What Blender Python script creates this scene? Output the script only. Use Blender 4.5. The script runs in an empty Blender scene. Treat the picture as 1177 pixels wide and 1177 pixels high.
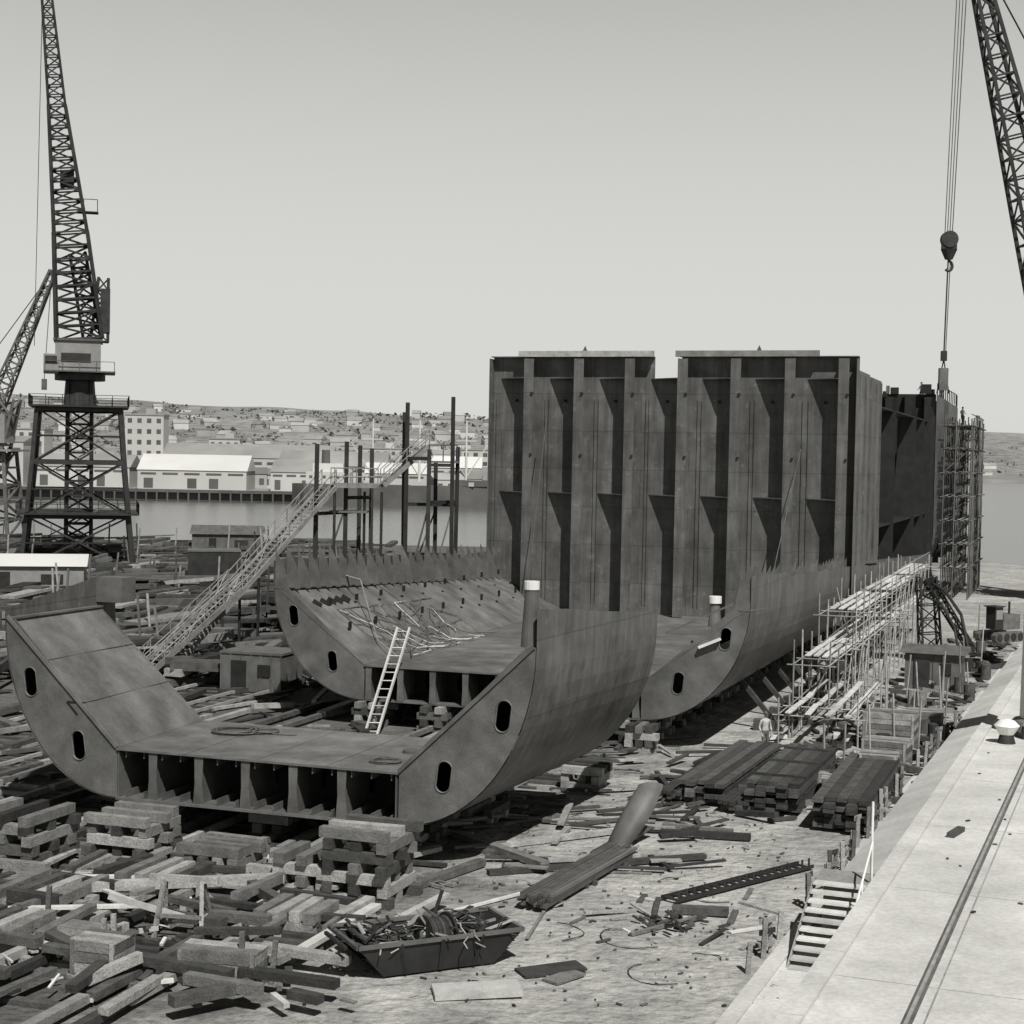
import bpy, math, random
from mathutils import Vector, Matrix, noise
R = random.Random(11)
scn = bpy.context.scene
V = Vector

# ------------------------------------------------------------------ builder
class MB:
    def __init__(s): s.v=[]; s.f=[]; s.m=[]
    def add(s, vs, fs, mi=0):
        b=len(s.v); s.v += [tuple(p) for p in vs]
        s.f += [tuple(b+i for i in f) for f in fs]; s.m += [mi]*len(fs)
    def box(s, c, sz, rz=0, mi=0, M=None):
        x,y,z=[k/2 for k in sz]; M = M or Matrix.Rotation(rz,3,'Z'); c=V(c)
        vs=[c+M@V(p) for p in [(-x,-y,-z),(x,-y,-z),(x,y,-z),(-x,y,-z),(-x,-y,z),(x,-y,z),(x,y,z),(-x,y,z)]]
        s.add(vs,[(0,3,2,1),(4,5,6,7),(0,1,5,4),(1,2,6,5),(2,3,7,6),(3,0,4,7)],mi)
    def beam(s, p0, p1, w, h, mi=0, up=(0,0,1)):
        p0=V(p0);p1=V(p1); d=(p1-p0)
        if d.length<1e-6: return
        d.normalize(); u=V(up)
        if abs(d.dot(u))>.98: u=V((0,1,0))
        a=d.cross(u).normalized()*w/2; b=a.cross(d).normalized()*h/2
        vs=[p0-a-b,p0+a-b,p0+a+b,p0-a+b,p1-a-b,p1+a-b,p1+a+b,p1-a+b]
        s.add(vs,[(0,3,2,1),(4,5,6,7),(0,1,5,4),(1,2,6,5),(2,3,7,6),(3,0,4,7)],mi)
    def cyl(s,p0,p1,r0,r1=None,n=8,mi=0,cap=True):
        r1=r0 if r1 is None else r1
        p0=V(p0);p1=V(p1);d=(p1-p0)
        if d.length<1e-6: return
        d.normalize(); u=V((0,0,1)) if abs(d.z)<.9 else V((0,1,0))
        a=d.cross(u).normalized(); b=a.cross(d)
        vs=[]
        for p,r in((p0,r0),(p1,r1)):
            for i in range(n):
                t=2*math.pi*i/n; vs.append(p+a*math.cos(t)*r+b*math.sin(t)*r)
        fs=[(i,(i+1)%n,n+(i+1)%n,n+i) for i in range(n)]
        if cap: fs+=[tuple(range(n-1,-1,-1)),tuple(range(n,2*n))]
        s.add(vs,fs,mi)
    def tube(s,pts,r,n=5,mi=0):
        for a,b in zip(pts[:-1],pts[1:]): s.cyl(a,b,r,n=n,mi=mi,cap=False)
    def slab(s,pts,vec,mi=0):
        n=len(pts); vec=V(vec); vs=[V(p) for p in pts]+[V(p)+vec for p in pts]
        s.add(vs,[tuple(range(n-1,-1,-1)),tuple(range(n,2*n))]+[(i,(i+1)%n,n+(i+1)%n,n+i) for i in range(n)],mi)
    def poly(s,pts,mi=0): s.add(pts,[tuple(range(len(pts)))],mi)
    def lattice(s,p0,p1,w0,w1,n,r=.08,side=(1,0,0),mi=0,rb=None,d0=None,d1=None):
        p0=V(p0);p1=V(p1);d=(p1-p0).normalized(); a=V(side); a=(a-d*a.dot(d)).normalized(); b=d.cross(a)
        d0=d0 or w0; d1=d1 or w1; rb=rb or r*.6
        R_=[]
        for i in range(n+1):
            t=i/n; c=p0.lerp(p1,t); w=(w0+(w1-w0)*t)/2; q=(d0+(d1-d0)*t)/2
            R_.append([c-a*w-b*q,c+a*w-b*q,c+a*w+b*q,c-a*w+b*q])
        for i in range(n):
            for k in range(4):
                k2=(k+1)%4
                s.beam(R_[i][k],R_[i+1][k],r*2,r*2,mi)
                s.beam(R_[i][k],R_[i][k2],rb*2,rb*2,mi)
                if (i+k)%2: s.beam(R_[i][k],R_[i+1][k2],rb*2,rb*2,mi)
                else: s.beam(R_[i][k2],R_[i+1][k],rb*2,rb*2,mi)
    def obj(s,name,mats,M=None,smooth=False,parent=None):
        me=bpy.data.meshes.new(name); me.from_pydata(s.v,[],s.f)
        for m in mats: me.materials.append(m)
        me.polygons.foreach_set('material_index',s.m)
        if smooth: me.polygons.foreach_set('use_smooth',[True]*len(s.f))
        me.update(); o=bpy.data.objects.new(name,me); scn.collection.objects.link(o)
        if M is not None: o.matrix_world=M
        if parent: o.parent=parent
        return o

# ------------------------------------------------------------------ materials
def mat(name,c,var=.25,scale=1.5,rough=.8,metal=0,bump=0,bscale=8,island=0,seam=0,stretch=None,spec=.3,stain=0,speck=0):
    m=bpy.data.materials.new(name); m.use_nodes=True; nt=m.node_tree; N=nt.nodes; L=nt.links
    bs=N['Principled BSDF']; bs.inputs['Roughness'].default_value=rough; bs.inputs['Metallic'].default_value=metal
    bs.inputs['Specular IOR Level'].default_value=spec
    tc=N.new('ShaderNodeTexCoord'); vec=tc.outputs['Object']
    if stretch:
        mp=N.new('ShaderNodeMapping'); mp.inputs['Scale'].default_value=stretch; L.new(vec,mp.inputs['Vector']); sv=mp.outputs['Vector']
    else: sv=vec
    def math_(op,a,b):
        n=N.new('ShaderNodeMath'); n.operation=op
        for i,k in enumerate((a,b)):
            if isinstance(k,(int,float)): n.inputs[i].default_value=k
            else: L.new(k,n.inputs[i])
        return n.outputs[0]
    def nz(sc,det,v=sv,lo=.3,hi=.7,a=0,b=1):
        n=N.new('ShaderNodeTexNoise'); n.inputs['Scale'].default_value=sc; n.inputs['Detail'].default_value=det; n.inputs['Roughness'].default_value=.6
        L.new(v,n.inputs['Vector']); r=N.new('ShaderNodeMapRange'); L.new(n.outputs['Fac'],r.inputs['Value'])
        r.inputs['From Min'].default_value=lo; r.inputs['From Max'].default_value=hi; r.inputs['To Min'].default_value=a; r.inputs['To Max'].default_value=b
        return r.outputs[0]
    val=nz(scale,5,a=c*(1-var),b=c*(1+var))
    if stain: val=math_('MULTIPLY',val,nz(scale*.23,5,lo=.35,hi=.65,a=1-stain,b=1+stain*.6))
    if speck: val=math_('MULTIPLY',val,nz(scale*14,2,v=vec,lo=.4,hi=.6,a=1-speck,b=1+speck))
    if island:
        g=N.new('ShaderNodeNewGeometry'); r=N.new('ShaderNodeMapRange'); L.new(g.outputs['Random Per Island'],r.inputs['Value'])
        r.inputs['To Min'].default_value=1-island; r.inputs['To Max'].default_value=1+island; val=math_('MULTIPLY',val,r.outputs[0])
    if seam:
        sp=N.new('ShaderNodeSeparateXYZ'); L.new(vec,sp.inputs[0]); cb=N.new('ShaderNodeCombineXYZ')
        L.new(math_('ADD',sp.outputs[0],sp.outputs[1]),cb.inputs[0]); L.new(sp.outputs[2],cb.inputs[1])
        bk=N.new('ShaderNodeTexBrick'); L.new(cb.outputs[0],bk.inputs['Vector']); bk.inputs['Scale'].default_value=1
        bk.inputs['Brick Width'].default_value=6.1; bk.inputs['Row Height'].default_value=2.35; bk.inputs['Mortar Size'].default_value=.022
        bk.inputs['Color1'].default_value=(1-seam*.6,)*3+(1,); bk.inputs['Color2'].default_value=(1+seam*.5,)*3+(1,); bk.inputs['Mortar'].default_value=(1-seam*3,)*3+(1,)
        bw=N.new('ShaderNodeRGBToBW'); L.new(bk.outputs['Color'],bw.inputs[0]); val=math_('MULTIPLY',val,bw.outputs[0])
        mp=N.new('ShaderNodeMapping'); mp.inputs['Scale'].default_value=(3.2,3.2,.25); L.new(vec,mp.inputs['Vector'])
        val=math_('MULTIPLY',val,nz(1.0,5,v=mp.outputs['Vector'],lo=.35,hi=.7,a=.74,b=1.22))
        val=math_('MULTIPLY',val,nz(2.6,4,lo=.60,hi=.72,a=1,b=1.5))
        val=math_('MULTIPLY',val,nz(.9,5,lo=.58,hi=.75,a=1,b=.62))
    tint=N.new('ShaderNodeCombineXYZ'); L.new(math_('MULTIPLY',val,1.0),tint.inputs[0]); L.new(math_('MULTIPLY',val,.995),tint.inputs[1]); L.new(math_('MULTIPLY',val,.955),tint.inputs[2])
    L.new(tint.outputs[0],bs.inputs['Base Color'])
    if bump:
        n=N.new('ShaderNodeTexNoise'); n.inputs['Scale'].default_value=bscale; n.inputs['Detail'].default_value=4; L.new(sv,n.inputs['Vector'])
        b=N.new('ShaderNodeBump'); b.inputs['Strength'].default_value=bump; b.inputs['Distance'].default_value=.1; L.new(n.outputs['Fac'],b.inputs['Height']); L.new(b.outputs[0],bs.inputs['Normal'])
    return m

hull   = mat('hull_steel_primer',.104,.26,.8,.55,bump=.16,bscale=1.2,seam=.12,stain=.26)
hull2  = mat('hull_steel_plain',.112,.3,1.1,.55,bump=.12,bscale=1.5,stain=.24,speck=.08)
hulld  = mat('hull_steel_shade_dark',.016,.35,1.2,.7,stain=.2)  # hull steel with shade put into the colour, deepens shadow in recesses
deckm  = mat('tank_top_steel',.135,.34,.9,.55,bump=.1,bscale=2,stain=.32,speck=.08)
dsteel = mat('dark_steel',.024,.4,1.2,.6,island=.3)
msteel = mat('grey_steel',.10,.3,1.5,.55,island=.35)
galv   = mat('galvanised_tube',.28,.3,2,.5,island=.35)
woodL  = mat('weathered_timber',.20,.3,2.5,.9,bump=.3,bscale=14,island=.6,speck=.25)
woodD  = mat('dark_timber',.055,.35,2.5,.9,bump=.3,bscale=12,island=.5,speck=.2)
woodW  = mat('pale_board',.48,.2,2,.85,island=.25,speck=.1)
conc   = mat('concrete',.52,.14,.6,.9,bump=.15,bscale=5,stain=.16,speck=.07)
concD  = mat('old_concrete',.30,.25,.8,.9,bump=.2,bscale=5,stain=.25,speck=.1)
white  = mat('white_paint',.68,.12,1,.6,stain=.12)
greyp  = mat('grey_paint',.22,.15,1,.6,stain=.1)
skinm  = mat('skin_tone',.36,.1,4,.6)
cloth  = mat('work_cloth',.42,.2,8,.9); clothD=mat('dark_cloth',.10,.25,8,.9)
hillm  = mat('hillside_scrub_hazed',.23,.22,.006,1,stain=.22,speck=.2)  # scrub paled in the colour to stand for distance haze
farw   = mat('far_wall',.42,.2,.02,.9,island=.3); farr=mat('far_roof',.24,.25,.05,.9,island=.35); fard=mat('far_dark_opening',.09,.3,.1,.9)  # house tones held at low contrast, haze painted into the colours
farwh  = mat('far_white_roof',.54,.1,.05,.8)
ropem  = mat('rope',.10,.3,6,.9)
rust   = mat('rusty_scrap',.05,.5,2.5,.8,island=.6)

def ground_mat():
    m=bpy.data.materials.new('yard_earth'); m.use_nodes=True; nt=m.node_tree; N=nt.nodes; L=nt.links; bs=N['Principled BSDF']
    bs.inputs['Roughness'].default_value=.95; bs.inputs['Specular IOR Level'].default_value=.1
    tc=N.new('ShaderNodeTexCoord'); mp=N.new('ShaderNodeMapping'); L.new(tc.outputs['Object'],mp.inputs['Vector'])
    sp=N.new('ShaderNodeSeparateXYZ')
    mp.vector_type='POINT'; mp.inputs['Rotation'].default_value=(0,0,math.radians(19)); L.new(mp.outputs[0],sp.inputs[0])
    def noi(s,d,lo,hi,a,b,v=tc.outputs['Object']):
        n=N.new('ShaderNodeTexNoise'); n.inputs['Scale'].default_value=s; n.inputs['Detail'].default_value=d; n.inputs['Roughness'].default_value=.65; L.new(v,n.inputs['Vector'])
        r=N.new('ShaderNodeMapRange'); L.new(n.outputs[0],r.inputs[0]); 
        for k,q in zip((1,2,3,4),(lo,hi,a,b)): r.inputs[k].default_value=q
        return r.outputs[0]
    def mt(op,a,b):
        n=N.new('ShaderNodeMath'); n.operation=op; n.use_clamp=False
        for i,k in enumerate((a,b)):
            if isinstance(k,(int,float)): n.inputs[i].default_value=k
            else: L.new(k,n.inputs[i])
        return n.outputs[0]
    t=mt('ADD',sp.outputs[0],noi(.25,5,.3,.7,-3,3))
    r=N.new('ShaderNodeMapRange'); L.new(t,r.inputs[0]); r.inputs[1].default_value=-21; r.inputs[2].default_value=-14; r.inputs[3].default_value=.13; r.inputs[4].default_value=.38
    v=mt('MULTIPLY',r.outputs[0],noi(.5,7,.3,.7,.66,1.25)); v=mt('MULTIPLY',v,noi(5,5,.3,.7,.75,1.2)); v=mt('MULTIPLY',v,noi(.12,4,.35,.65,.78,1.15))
    v=mt('MULTIPLY',v,noi(38,2,.35,.65,.74,1.18)); v=mt('MULTIPLY',v,noi(1.3,6,.58,.72,1,.55))
    c=N.new('ShaderNodeCombineXYZ'); L.new(v,c.inputs[0]); L.new(mt('MULTIPLY',v,.99),c.inputs[1]); L.new(mt('MULTIPLY',v,.94),c.inputs[2]); L.new(c.outputs[0],bs.inputs['Base Color'])
    n=N.new('ShaderNodeTexNoise'); n.inputs['Scale'].default_value=2.2; n.inputs['Detail'].default_value=7; L.new(tc.outputs['Object'],n.inputs['Vector'])
    b=N.new('ShaderNodeBump'); b.inputs['Strength'].default_value=1; b.inputs['Distance'].default_value=.26; L.new(n.outputs[0],b.inputs['Height']); L.new(b.outputs[0],bs.inputs['Normal'])
    return m
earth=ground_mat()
wat=mat('harbour_water',.09,.15,.02,.2,bump=.6,bscale=.5,spec=.5,stretch=(1,2.2,1))

# ------------------------------------------------------------------ frames
TH=math.radians(19)
SHIP=Matrix.Translation((-7.9,51.2,0))@Matrix.Rotation(-TH,4,'Z')
def W(t,s,z=0): return SHIP@V((t,s,z))
H0=12.4

# ------------------------------------------------------------------ setting
g=MB()
yard=[(-500,-80,0),(90,-80,0),(90,150,0),(50,150,0),(64,205,0),(60,228,0),(-500,222,0)]
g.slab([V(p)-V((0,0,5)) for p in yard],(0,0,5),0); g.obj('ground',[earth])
w=MB(); w.poly([(-9000,-300,-2.6),(9000,-300,-2.6),(9000,9000,-2.6),(-9000,9000,-2.6)]); w.obj('water',[wat])
q=MB(); far=[(-3000,480),(-60,505),(-5,520),(60,560),(170,700),(420,1500),(900,1600),(9000,1600),(9000,12000),(-3000,12000)]
q.slab([(x,y,-6) for x,y in far],(0,0,6.3),0)
ff=far[:6]
for (x0,y0),(x1,y1) in zip(ff[:-1],ff[1:]):
    n=int(math.hypot(x1-x0,y1-y0)/3.2)
    q.beam((x0,y0-1.2,.2),(x1,y1-1.2,.2),2.4,.9,1)
    q.beam((x0,y0-.5,-1.6),(x1,y1-.5,-1.6),.4,2.6,1)
    for i in range(min(n,160)):
        t=i/n if n<=160 else 1-i/n
        q.beam((x0+(x1-x0)*t,y0+(y1-y0)*t-2.3,-3),(x0+(x1-x0)*t,y0+(y1-y0)*t-2.3,.6),.5,.5,1)
q.obj('far_shore_terrain',[mat('far_land',.26,.3,.02,.95,stain=.3),fard])

def shy(x): return 800 if x<150 else 800+min(1,(x-150)/300)*880
def hz(x,y):
    k=max(0,min(1,(y-shy(x))/(900 if x<150 else 700))); k=k*k*(3-2*k)
    base=50+(14 if x<0 else 0)*min(1,abs(x)/500)+18*max(0,(y-1900)/2000)
    n=noise.noise(V((x/420,y/500,1)))*13+noise.noise(V((x/130,y/160,4)))*5+noise.noise(V((x/40,y/40,2)))*2
    return .4+k*max(2,base+n)
h=MB(); nx,ny=170,48; xs=[-900+ i*(4200/nx) for i in range(nx+1)]; ys=[790+ j*(3400/ny) for j in range(ny+1)]
vs=[(x,y,hz(x,y)) for y in ys for x in xs]
fs=[(j*(nx+1)+i,j*(nx+1)+i+1,(j+1)*(nx+1)+i+1,(j+1)*(nx+1)+i) for j in range(ny) for i in range(nx) if ys[j]>=shy(xs[i+1])-60]
h.add(vs,fs); h.obj('hills',[hillm],smooth=True)

def house(mb,x,y,z,wd,dp,ht,rf,rz,mw=0,mr=1,md=2,win=True,storeys=1,rt=.6):
    M=Matrix.Rotation(rz,3,'Z'); c=V((x,y,z))
    mb.box(c+V((0,0,ht/2)),(wd,dp,ht),rz,mw)
    e=.3
    P=lambda a,b,k: c+M@V((a,b,k))
    X=wd/2+e; Y=dp/2+e
    if rf>0:
        mb.add([P(-X,-Y,ht+.02),P(X,-Y,ht+.02),P(X,Y,ht+.02),P(-X,Y,ht+.02),P(-X,0,ht+rf),P(X,0,ht+rf)],[(0,1,5,4),(2,3,4,5),(1,2,5),(3,0,4),(3,2,1,0)],mr)
    else: mb.box(c+V((0,0,ht+rt/2)),(wd+rt,dp+rt,rt),rz,mr)
    if win:
        for st in range(storeys):
            n=max(2,int(wd/3.5)); zz=ht*(st+.5)/storeys
            for i in range(n):
                a=-wd/2+wd*(i+.5)/n
                mb.box(P(a,-dp/2-.03,zz),(wd/n*.45,.1,ht/storeys*.42),rz,md)
def warehouse(x,y,wd,dp,ht,rf,rz=0,roof=farwh,wall=farw):
    mb=MB(); house(mb,x,y,.3,wd,dp,ht,rf,rz,win=False)
    M=Matrix.Rotation(rz,3,'Z'); n=max(3,int(wd/6))
    for i in range(n):
        a=-wd/2+wd*(i+.5)/n; 
        if i%3!=1: mb.box(V((x,y,.3))+M@V((a,-dp/2-.05,ht*.33)),(wd/n*.42,.2,ht*.5),rz,2)
        mb.box(V((x,y,.3))+M@V((a,-dp/2-.05,ht*.82)),(wd/n*.7,.2,ht*.09),rz,2)
    mb.obj('warehouse',[wall,roof,fard])
warehouse(-101,530,34,22,6.0,5.0,.03)
warehouse(-70,533,13,20,6,4,.0,roof=farr)
warehouse(-60,560,36,20,8,5,-.02,roof=farr)
warehouse(-137,535,30,20,6.5,4,.02,roof=farr)
warehouse(-172,540,30,22,14,2,.02,roof=farr)
warehouse(-38,545,20,14,6,3.5,.0)
warehouse(-95,600,60,24,10,5,.05,roof=farr)
warehouse(-20,580,18,14,8,4,.0,roof=farwh)
for (x,y,wd,dp,ht,st) in [(-155,700,16,14,27,6),(-132,760,14,12,18,4),(-205,690,22,16,20,5),(-60,780,26,14,15,4),(-12,700,20,12,15,4)]:
    mb=MB(); house(mb,x,y,0,wd,dp,ht,0,.05,storeys=st); 
    mb.box((x+2,y,ht+1.8),(4,4,2.4),0,0); mb.obj('office_block',[farw,farr,fard])
town=MB()
for i in range(560):
    if R.random()<.8: x=R.uniform(-480,40); y=560+ (R.random()**1.9)*900
    else: x=R.uniform(480,1200); y=R.uniform(1690,2100)
    k=y/900
    house(town,x,y,hz(x,y)-.8 if y>790 else 0,R.uniform(6,14)*max(1,k*.7),R.uniform(7,11),R.uniform(2.6,5.5)*max(1,k*.5),R.choice([0,2.2,3,3]),R.uniform(-.6,.6),win=(y<900))
town.obj('distant_town',[farw,farr,fard])
tr=MB()
for i in range(900):
    if R.random()<.75: x=R.uniform(-480,60); y=R.uniform(640,1560)
    else: x=R.uniform(480,1300); y=R.uniform(1690,2200)
    z=hz(x,y)-.5 if y>790 else 0
    for k in range(8):
        a=V((x+R.uniform(-7,7),y+R.uniform(-3,3),z+R.uniform(.5,3.4))); r=R.uniform(1.0,2.4)
        p=[a+V((R.uniform(-r,r),R.uniform(-r,r),R.uniform(-r,r)*.7)) for _ in range(5)]
        tr.add(p,[(0,1,2),(0,2,3),(0,3,4),(1,2,4),(1,3,4),(2,3,4),(0,1,4)])
tr.obj('distant_trees',[mat('distant_foliage_hazed',.15,.3,.1,1,island=.3)])  # foliage colour lightened, haze painted in
# moored cargo ship
cs=MB(); X0,Y0=-36,495
pr=[(-30,0),(-26,4.2),(18,4.2),(29,0),(18,-4.2),(-26,-4.2)]
cs.slab([(X0+a,Y0+b,-2.8) for a,b in pr],(0,0,6.2),0)
cs.slab([(X0+a,Y0+b*.98,3.4) for a,b in [(18,4.2),(30.5,0),(18,-4.2)]],(0,0,1.8),0)
cs.box((X0-19,Y0,5.2),(13,7,3.6),0,1); cs.box((X0-19,Y0,8.2),(9,6,2.6),0,1); cs.cyl((X0-20,Y0,9.5),(X0-20,Y0,13.5),1.3,1.2,12,0)
for i in range(6): cs.box((X0-24+i*2,Y0-3.55,5.5),(.9,.1,.8),0,2)
for mx in(-6,8,22):
    cs.cyl((X0+mx,Y0,3),(X0+mx,Y0,23),.45,.2,8,1); cs.beam((X0+mx-3,Y0,17),(X0+mx+3,Y0,17),.4,.4,1)
    for sd in(-1,1):
        cs.cyl((X0+mx,Y0,6),(X0+mx+sd*6.5,Y0,16),.22,.15,6,1); cs.cyl((X0+mx,Y0,22),(X0+mx+sd*6.5,Y0,16),.08,.08,4,1)
    cs.box((X0+mx,Y0,4),(5,5,1.2),0,1)
cs.obj('cargo_ship',[fard,farw,fard])

# apron, sloping wall, rail, stairs
HW=math.radians(21.3); dW=V((math.sin(HW),math.cos(HW),0)); nW=V((math.cos(HW),-math.sin(HW),0))
A0=V((8.66,39.7,0))
def C(a,off=0,z=0): return A0+dW*a+nW*off+V((0,0,z))
ap=MB()
ap.slab([C(-45,0,-.5),C(-45,60,-.5),C(120,60,-.5),C(120,0,-.5)],(0,0,1.98),0)
for i in range(21):
    ap.slab([C(-45+i*8,.23,1.482),C(-45+i*8,9,1.482),C(-44.98+i*8,9,1.482),C(-44.98+i*8,.23,1.482)],(0,0,.003),1)
for i in range(30):
    p=C(R.uniform(-4,50),R.uniform(.5,6),1.5); d=V((R.uniform(-1,1),R.uniform(-1,1),0))*R.uniform(.05,.2)
    ap.beam(p,p+d,.07,.04,2)
ap.beam(C(9.5,1.0,1.55),C(10.6,1.2,1.55),.22,.14,2)
ap.obj('quay_apron_pavement',[conc,concD,woodD])
wl=MB()
wl.slab([C(3.3,-1.55,-.3),C(3.3,-.002,-.3),C(3.3,-.002,1.49),C(3.3,-.3,1.49),C(3.3,-1.55,.95)],dW*110,0)
wl.slab([C(-45,-.30,-.3),C(-45,-.002,-.3),C(-45,-.002,1.52),C(-45,-.30,1.52)],dW*48.29,0)
for i in range(34):
    wl.slab([C(-45+i*4.6,-.25,1.524),C(-45+i*4.6,.22,1.524),C(-45+i*4.6,.22,1.60),C(-45+i*4.6,-.25,1.60)],dW*4.57,0)
wl.slab([C(-20,-2.35,-.1),C(-20,-1.9,-.1),C(-20,-1.9,.10),C(-20,-2.35,.04)],dW*100,0)
wl.slab([C(-20,-1.9,-.1),C(-20,-.31,-.1),C(-20,-.31,.04),C(-20,-1.9,.04)],dW*23.2,0)
wl.obj('retaining_wall',[conc,white])
rl=MB()
off=2.1
rl.slab([C(-45,off-.11,1.484),C(-45,off+.11,1.484),C(-45,off+.11,1.488),C(-45,off-.11,1.488)],dW*160,1)
rl.beam(C(-45,off,1.515),C(115,off,1.515),.07,.06,0)
rl.slab([C(-45,off+.3,1.484),C(-45,off+.34,1.484),C(-45,off+.34,1.487),C(-45,off+.3,1.487)],dW*160,2)
rl.obj('crane_rail',[galv,msteel,concD])
st=MB()
for i in range(13):
    z=1.46-i*.155; a=3.0-i*.34
    st.slab([C(a,-1.7,z-.05),C(a,-.35,z-.05),C(a-.36,-.35,z-.05),C(a-.36,-1.7,z-.05)],(0,0,.05),0)
for off in(-1.74,-.33):
    st.beam(C(3.1,off,1.4),C(-1.7,off,-.75),.05,.28,2)
st.slab([C(3.1,-1.5,-.2),C(3.1,-.32,-.2),C(3.1,-.32,1.3),C(3.1,-1.5,1.3)],dW*.19,2)
st.slab([C(3.1,-1.72,1.36),C(3.1,-.30,1.36),C(4.0,-.30,1.46),C(4.0,-1.72,1.46)],(0,0,.07),2)
for k in range(4):
    a=3.2-k*1.5; st.cyl(C(a,-.28,1.5-k*.68 if k else 1.5),C(a,-.28,2.55-k*.68),.03,mi=3)
st.cyl(C(3.2,-.28,2.55),C(-1.4,-.28,.48),.03,mi=3)
st.cyl(C(3.25,-.3,1.5),C(3.25,-.3,3.6),.035,mi=3)
st.obj('concrete_stairs',[woodW,dsteel,concD,white])
fe=MB()
for i in range(28):
    a=-2.5+i*1.55+R.uniform(-.25,.25); off=-2.2+R.uniform(-.1,.1)-(0.3 if a<4 else 0)
    if R.random()<.12: continue
    b=C(a,off); hgt=R.uniform(.75,1.25); l=R.uniform(-.06,.06)
    fe.beam(b,b+V((l,0,hgt)),.12,.12,0); 
    if R.random()<.75:
        c=C(a+.45,off+R.uniform(-.15,.15)); fe.beam(c,c+V((R.uniform(-.05,.05),0,hgt*.9)),.1,.1,0)
        for zz in(.3,.62,.9):
            if R.random()<.8: fe.beam(b+V((-.1,0,zz*hgt)),c+V((.1,0,zz*hgt)),.05,.13,R.choice([0,1]))
fe.obj('timber_fence',[woodL,woodD])

# ------------------------------------------------------------------ hull
def holed(mb,outer,holes,yo,th,mi):
    cu=bpy.data.curves.new('tmp','CURVE'); cu.dimensions='2D'; cu.fill_mode='BOTH'; cu.extrude=th
    for ring in [outer]+holes:
        sp=cu.splines.new('POLY'); sp.points.add(len(ring)-1)
        for i,p in enumerate(ring): sp.points[i].co=(p[0],p[1],0,1)
        sp.use_cyclic_u=True
    o=bpy.data.objects.new('tmp',cu); scn.collection.objects.link(o)
    me=bpy.data.meshes.new_from_object(o.evaluated_get(bpy.context.evaluated_depsgraph_get()))
    mb.add([(v.co.x,yo+v.co.z,v.co.y) for v in me.vertices],[tuple(p.vertices) for p in me.polygons],mi)
    bpy.data.objects.remove(o); bpy.data.curves.remove(cu); bpy.data.meshes.remove(me)
def oval(cx,cz,a,b,rot=0,n=20):
    pts=[]
    for i in range(n):
        t=2*math.pi*i/n; x=math.cos(t)*a; y=math.sin(t)*a + (b-a)*(1 if math.sin(t)>0 else -1)
        pts.append((cx+x*math.cos(rot)-y*math.sin(rot),cz+x*math.sin(rot)+y*math.cos(rot)))
    return pts
def prof(flat,hw,z0,z1,zt,n=14):
    pts=[(flat*k/4,z0) for k in range(4)]
    for i in range(n+1):
        a=math.pi/2*i/n; pts.append((flat+(hw-flat)*math.sin(a),z0+(z1-z0)*(1-math.cos(a))))
    for k in(1,2,3): pts.append((hw,z1+(zt-z1)*k/3))
    return pts
def shell(mb,ss,fl,hw,z0,z1,zt,sides=(1,-1),mi=0,ragged=0):
    for sd in sides:
        rows=[]
        for s_ in ss:
            pr=prof(fl(s_),hw(s_),z0,z1(s_),zt(s_)+(R.uniform(-ragged,ragged)))
            rows.append([(sd*t,s_,z) for t,z in pr])
        n=len(rows[0]); vs=[p for r in rows for p in r]
        mb.add(vs,[(j*n+i,j*n+i+1,(j+1)*n+i+1,(j+1)*n+i) for j in range(len(rows)-1) for i in range(n-1)],mi)
def frange(a,b,n): return [a+(b-a)*i/n for i in range(n+1)]

def wing(mb,s,fl,hw,z0,z1,zt,zd,zh,holes,mi=1,th=.02):
    for sd in(1,-1):
        outer=[(sd*(fl+(hw-.03-fl)*math.sin(math.pi/2*i/18)),z0+.03+(z1-z0)*(1-math.cos(math.pi/2*i/18))) for i in range(19)]
        outer+=[(sd*(hw-.03),zh),(sd*(hw-.35),zh),(sd*fl,zd)]
        hs=[oval(sd*a,b,.22,.46,-sd*.12) for a,b in holes]
        holed(mb,outer,hs,s,th,mi)
        for a,b in holes:
            pts=[(p[0],s-.03,p[1]) for p in oval(sd*a,b,.24,.48,-sd*.12)]; pts.append(pts[0]); mb.tube(pts,.025,4,mi)

# near section
A=MB(); fl=lambda s:4.9+.05*s; hw=lambda s:9.2+.08*s
shell(A,frange(0,11,10),fl,hw,1.2,lambda s:6.8-.03*s,lambda s:8.0-.09*s,sides=(1,),mi=0,ragged=.02)
shell(A,frange(0,7.5,7),fl,hw,1.2,lambda s:6.8-.03*s,lambda s:7.1+.11*s,sides=(-1,),mi=0,ragged=.02)
wing(A,.04,4.9,9.2,1.2,6.8,8,2.8,6.8,[(8.2,4.75),(6.35,2.8)])
wing(A,5.9,fl(5.9),hw(5.9),1.2,6.6,8,2.8,6.6,[(8.4,4.75),(6.6,2.8)])
ZD=2.8
A.slab([(-fl(0),0,ZD),(fl(0),0,ZD),(fl(6),6,ZD),(-fl(6),6,ZD)],(0,0,.03),2)
for sd in(1,-1):
    A.slab([(sd*4.9,0,ZD+.01),(sd*9.05,0,6.8),(sd*hw(6)-sd*.15,6,6.7),(sd*fl(6),6,ZD+.01)],(0,0,.035),2)
    A.beam((sd*9.0,0,6.8),(sd*9.5,6.0,6.7),.3,.06,1)
    A.beam((sd*4.9,-.02,ZD+.06),(sd*9.1,-.02,6.86),.12,.05,4,up=(0,1,0))
    for u in(.33,.66): A.beam((sd*(4.9+4.15*u),0,ZD+4*u+.05),(sd*(fl(6)+4.3*u),6,ZD+3.9*u+.05),.03,.012,1)
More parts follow.
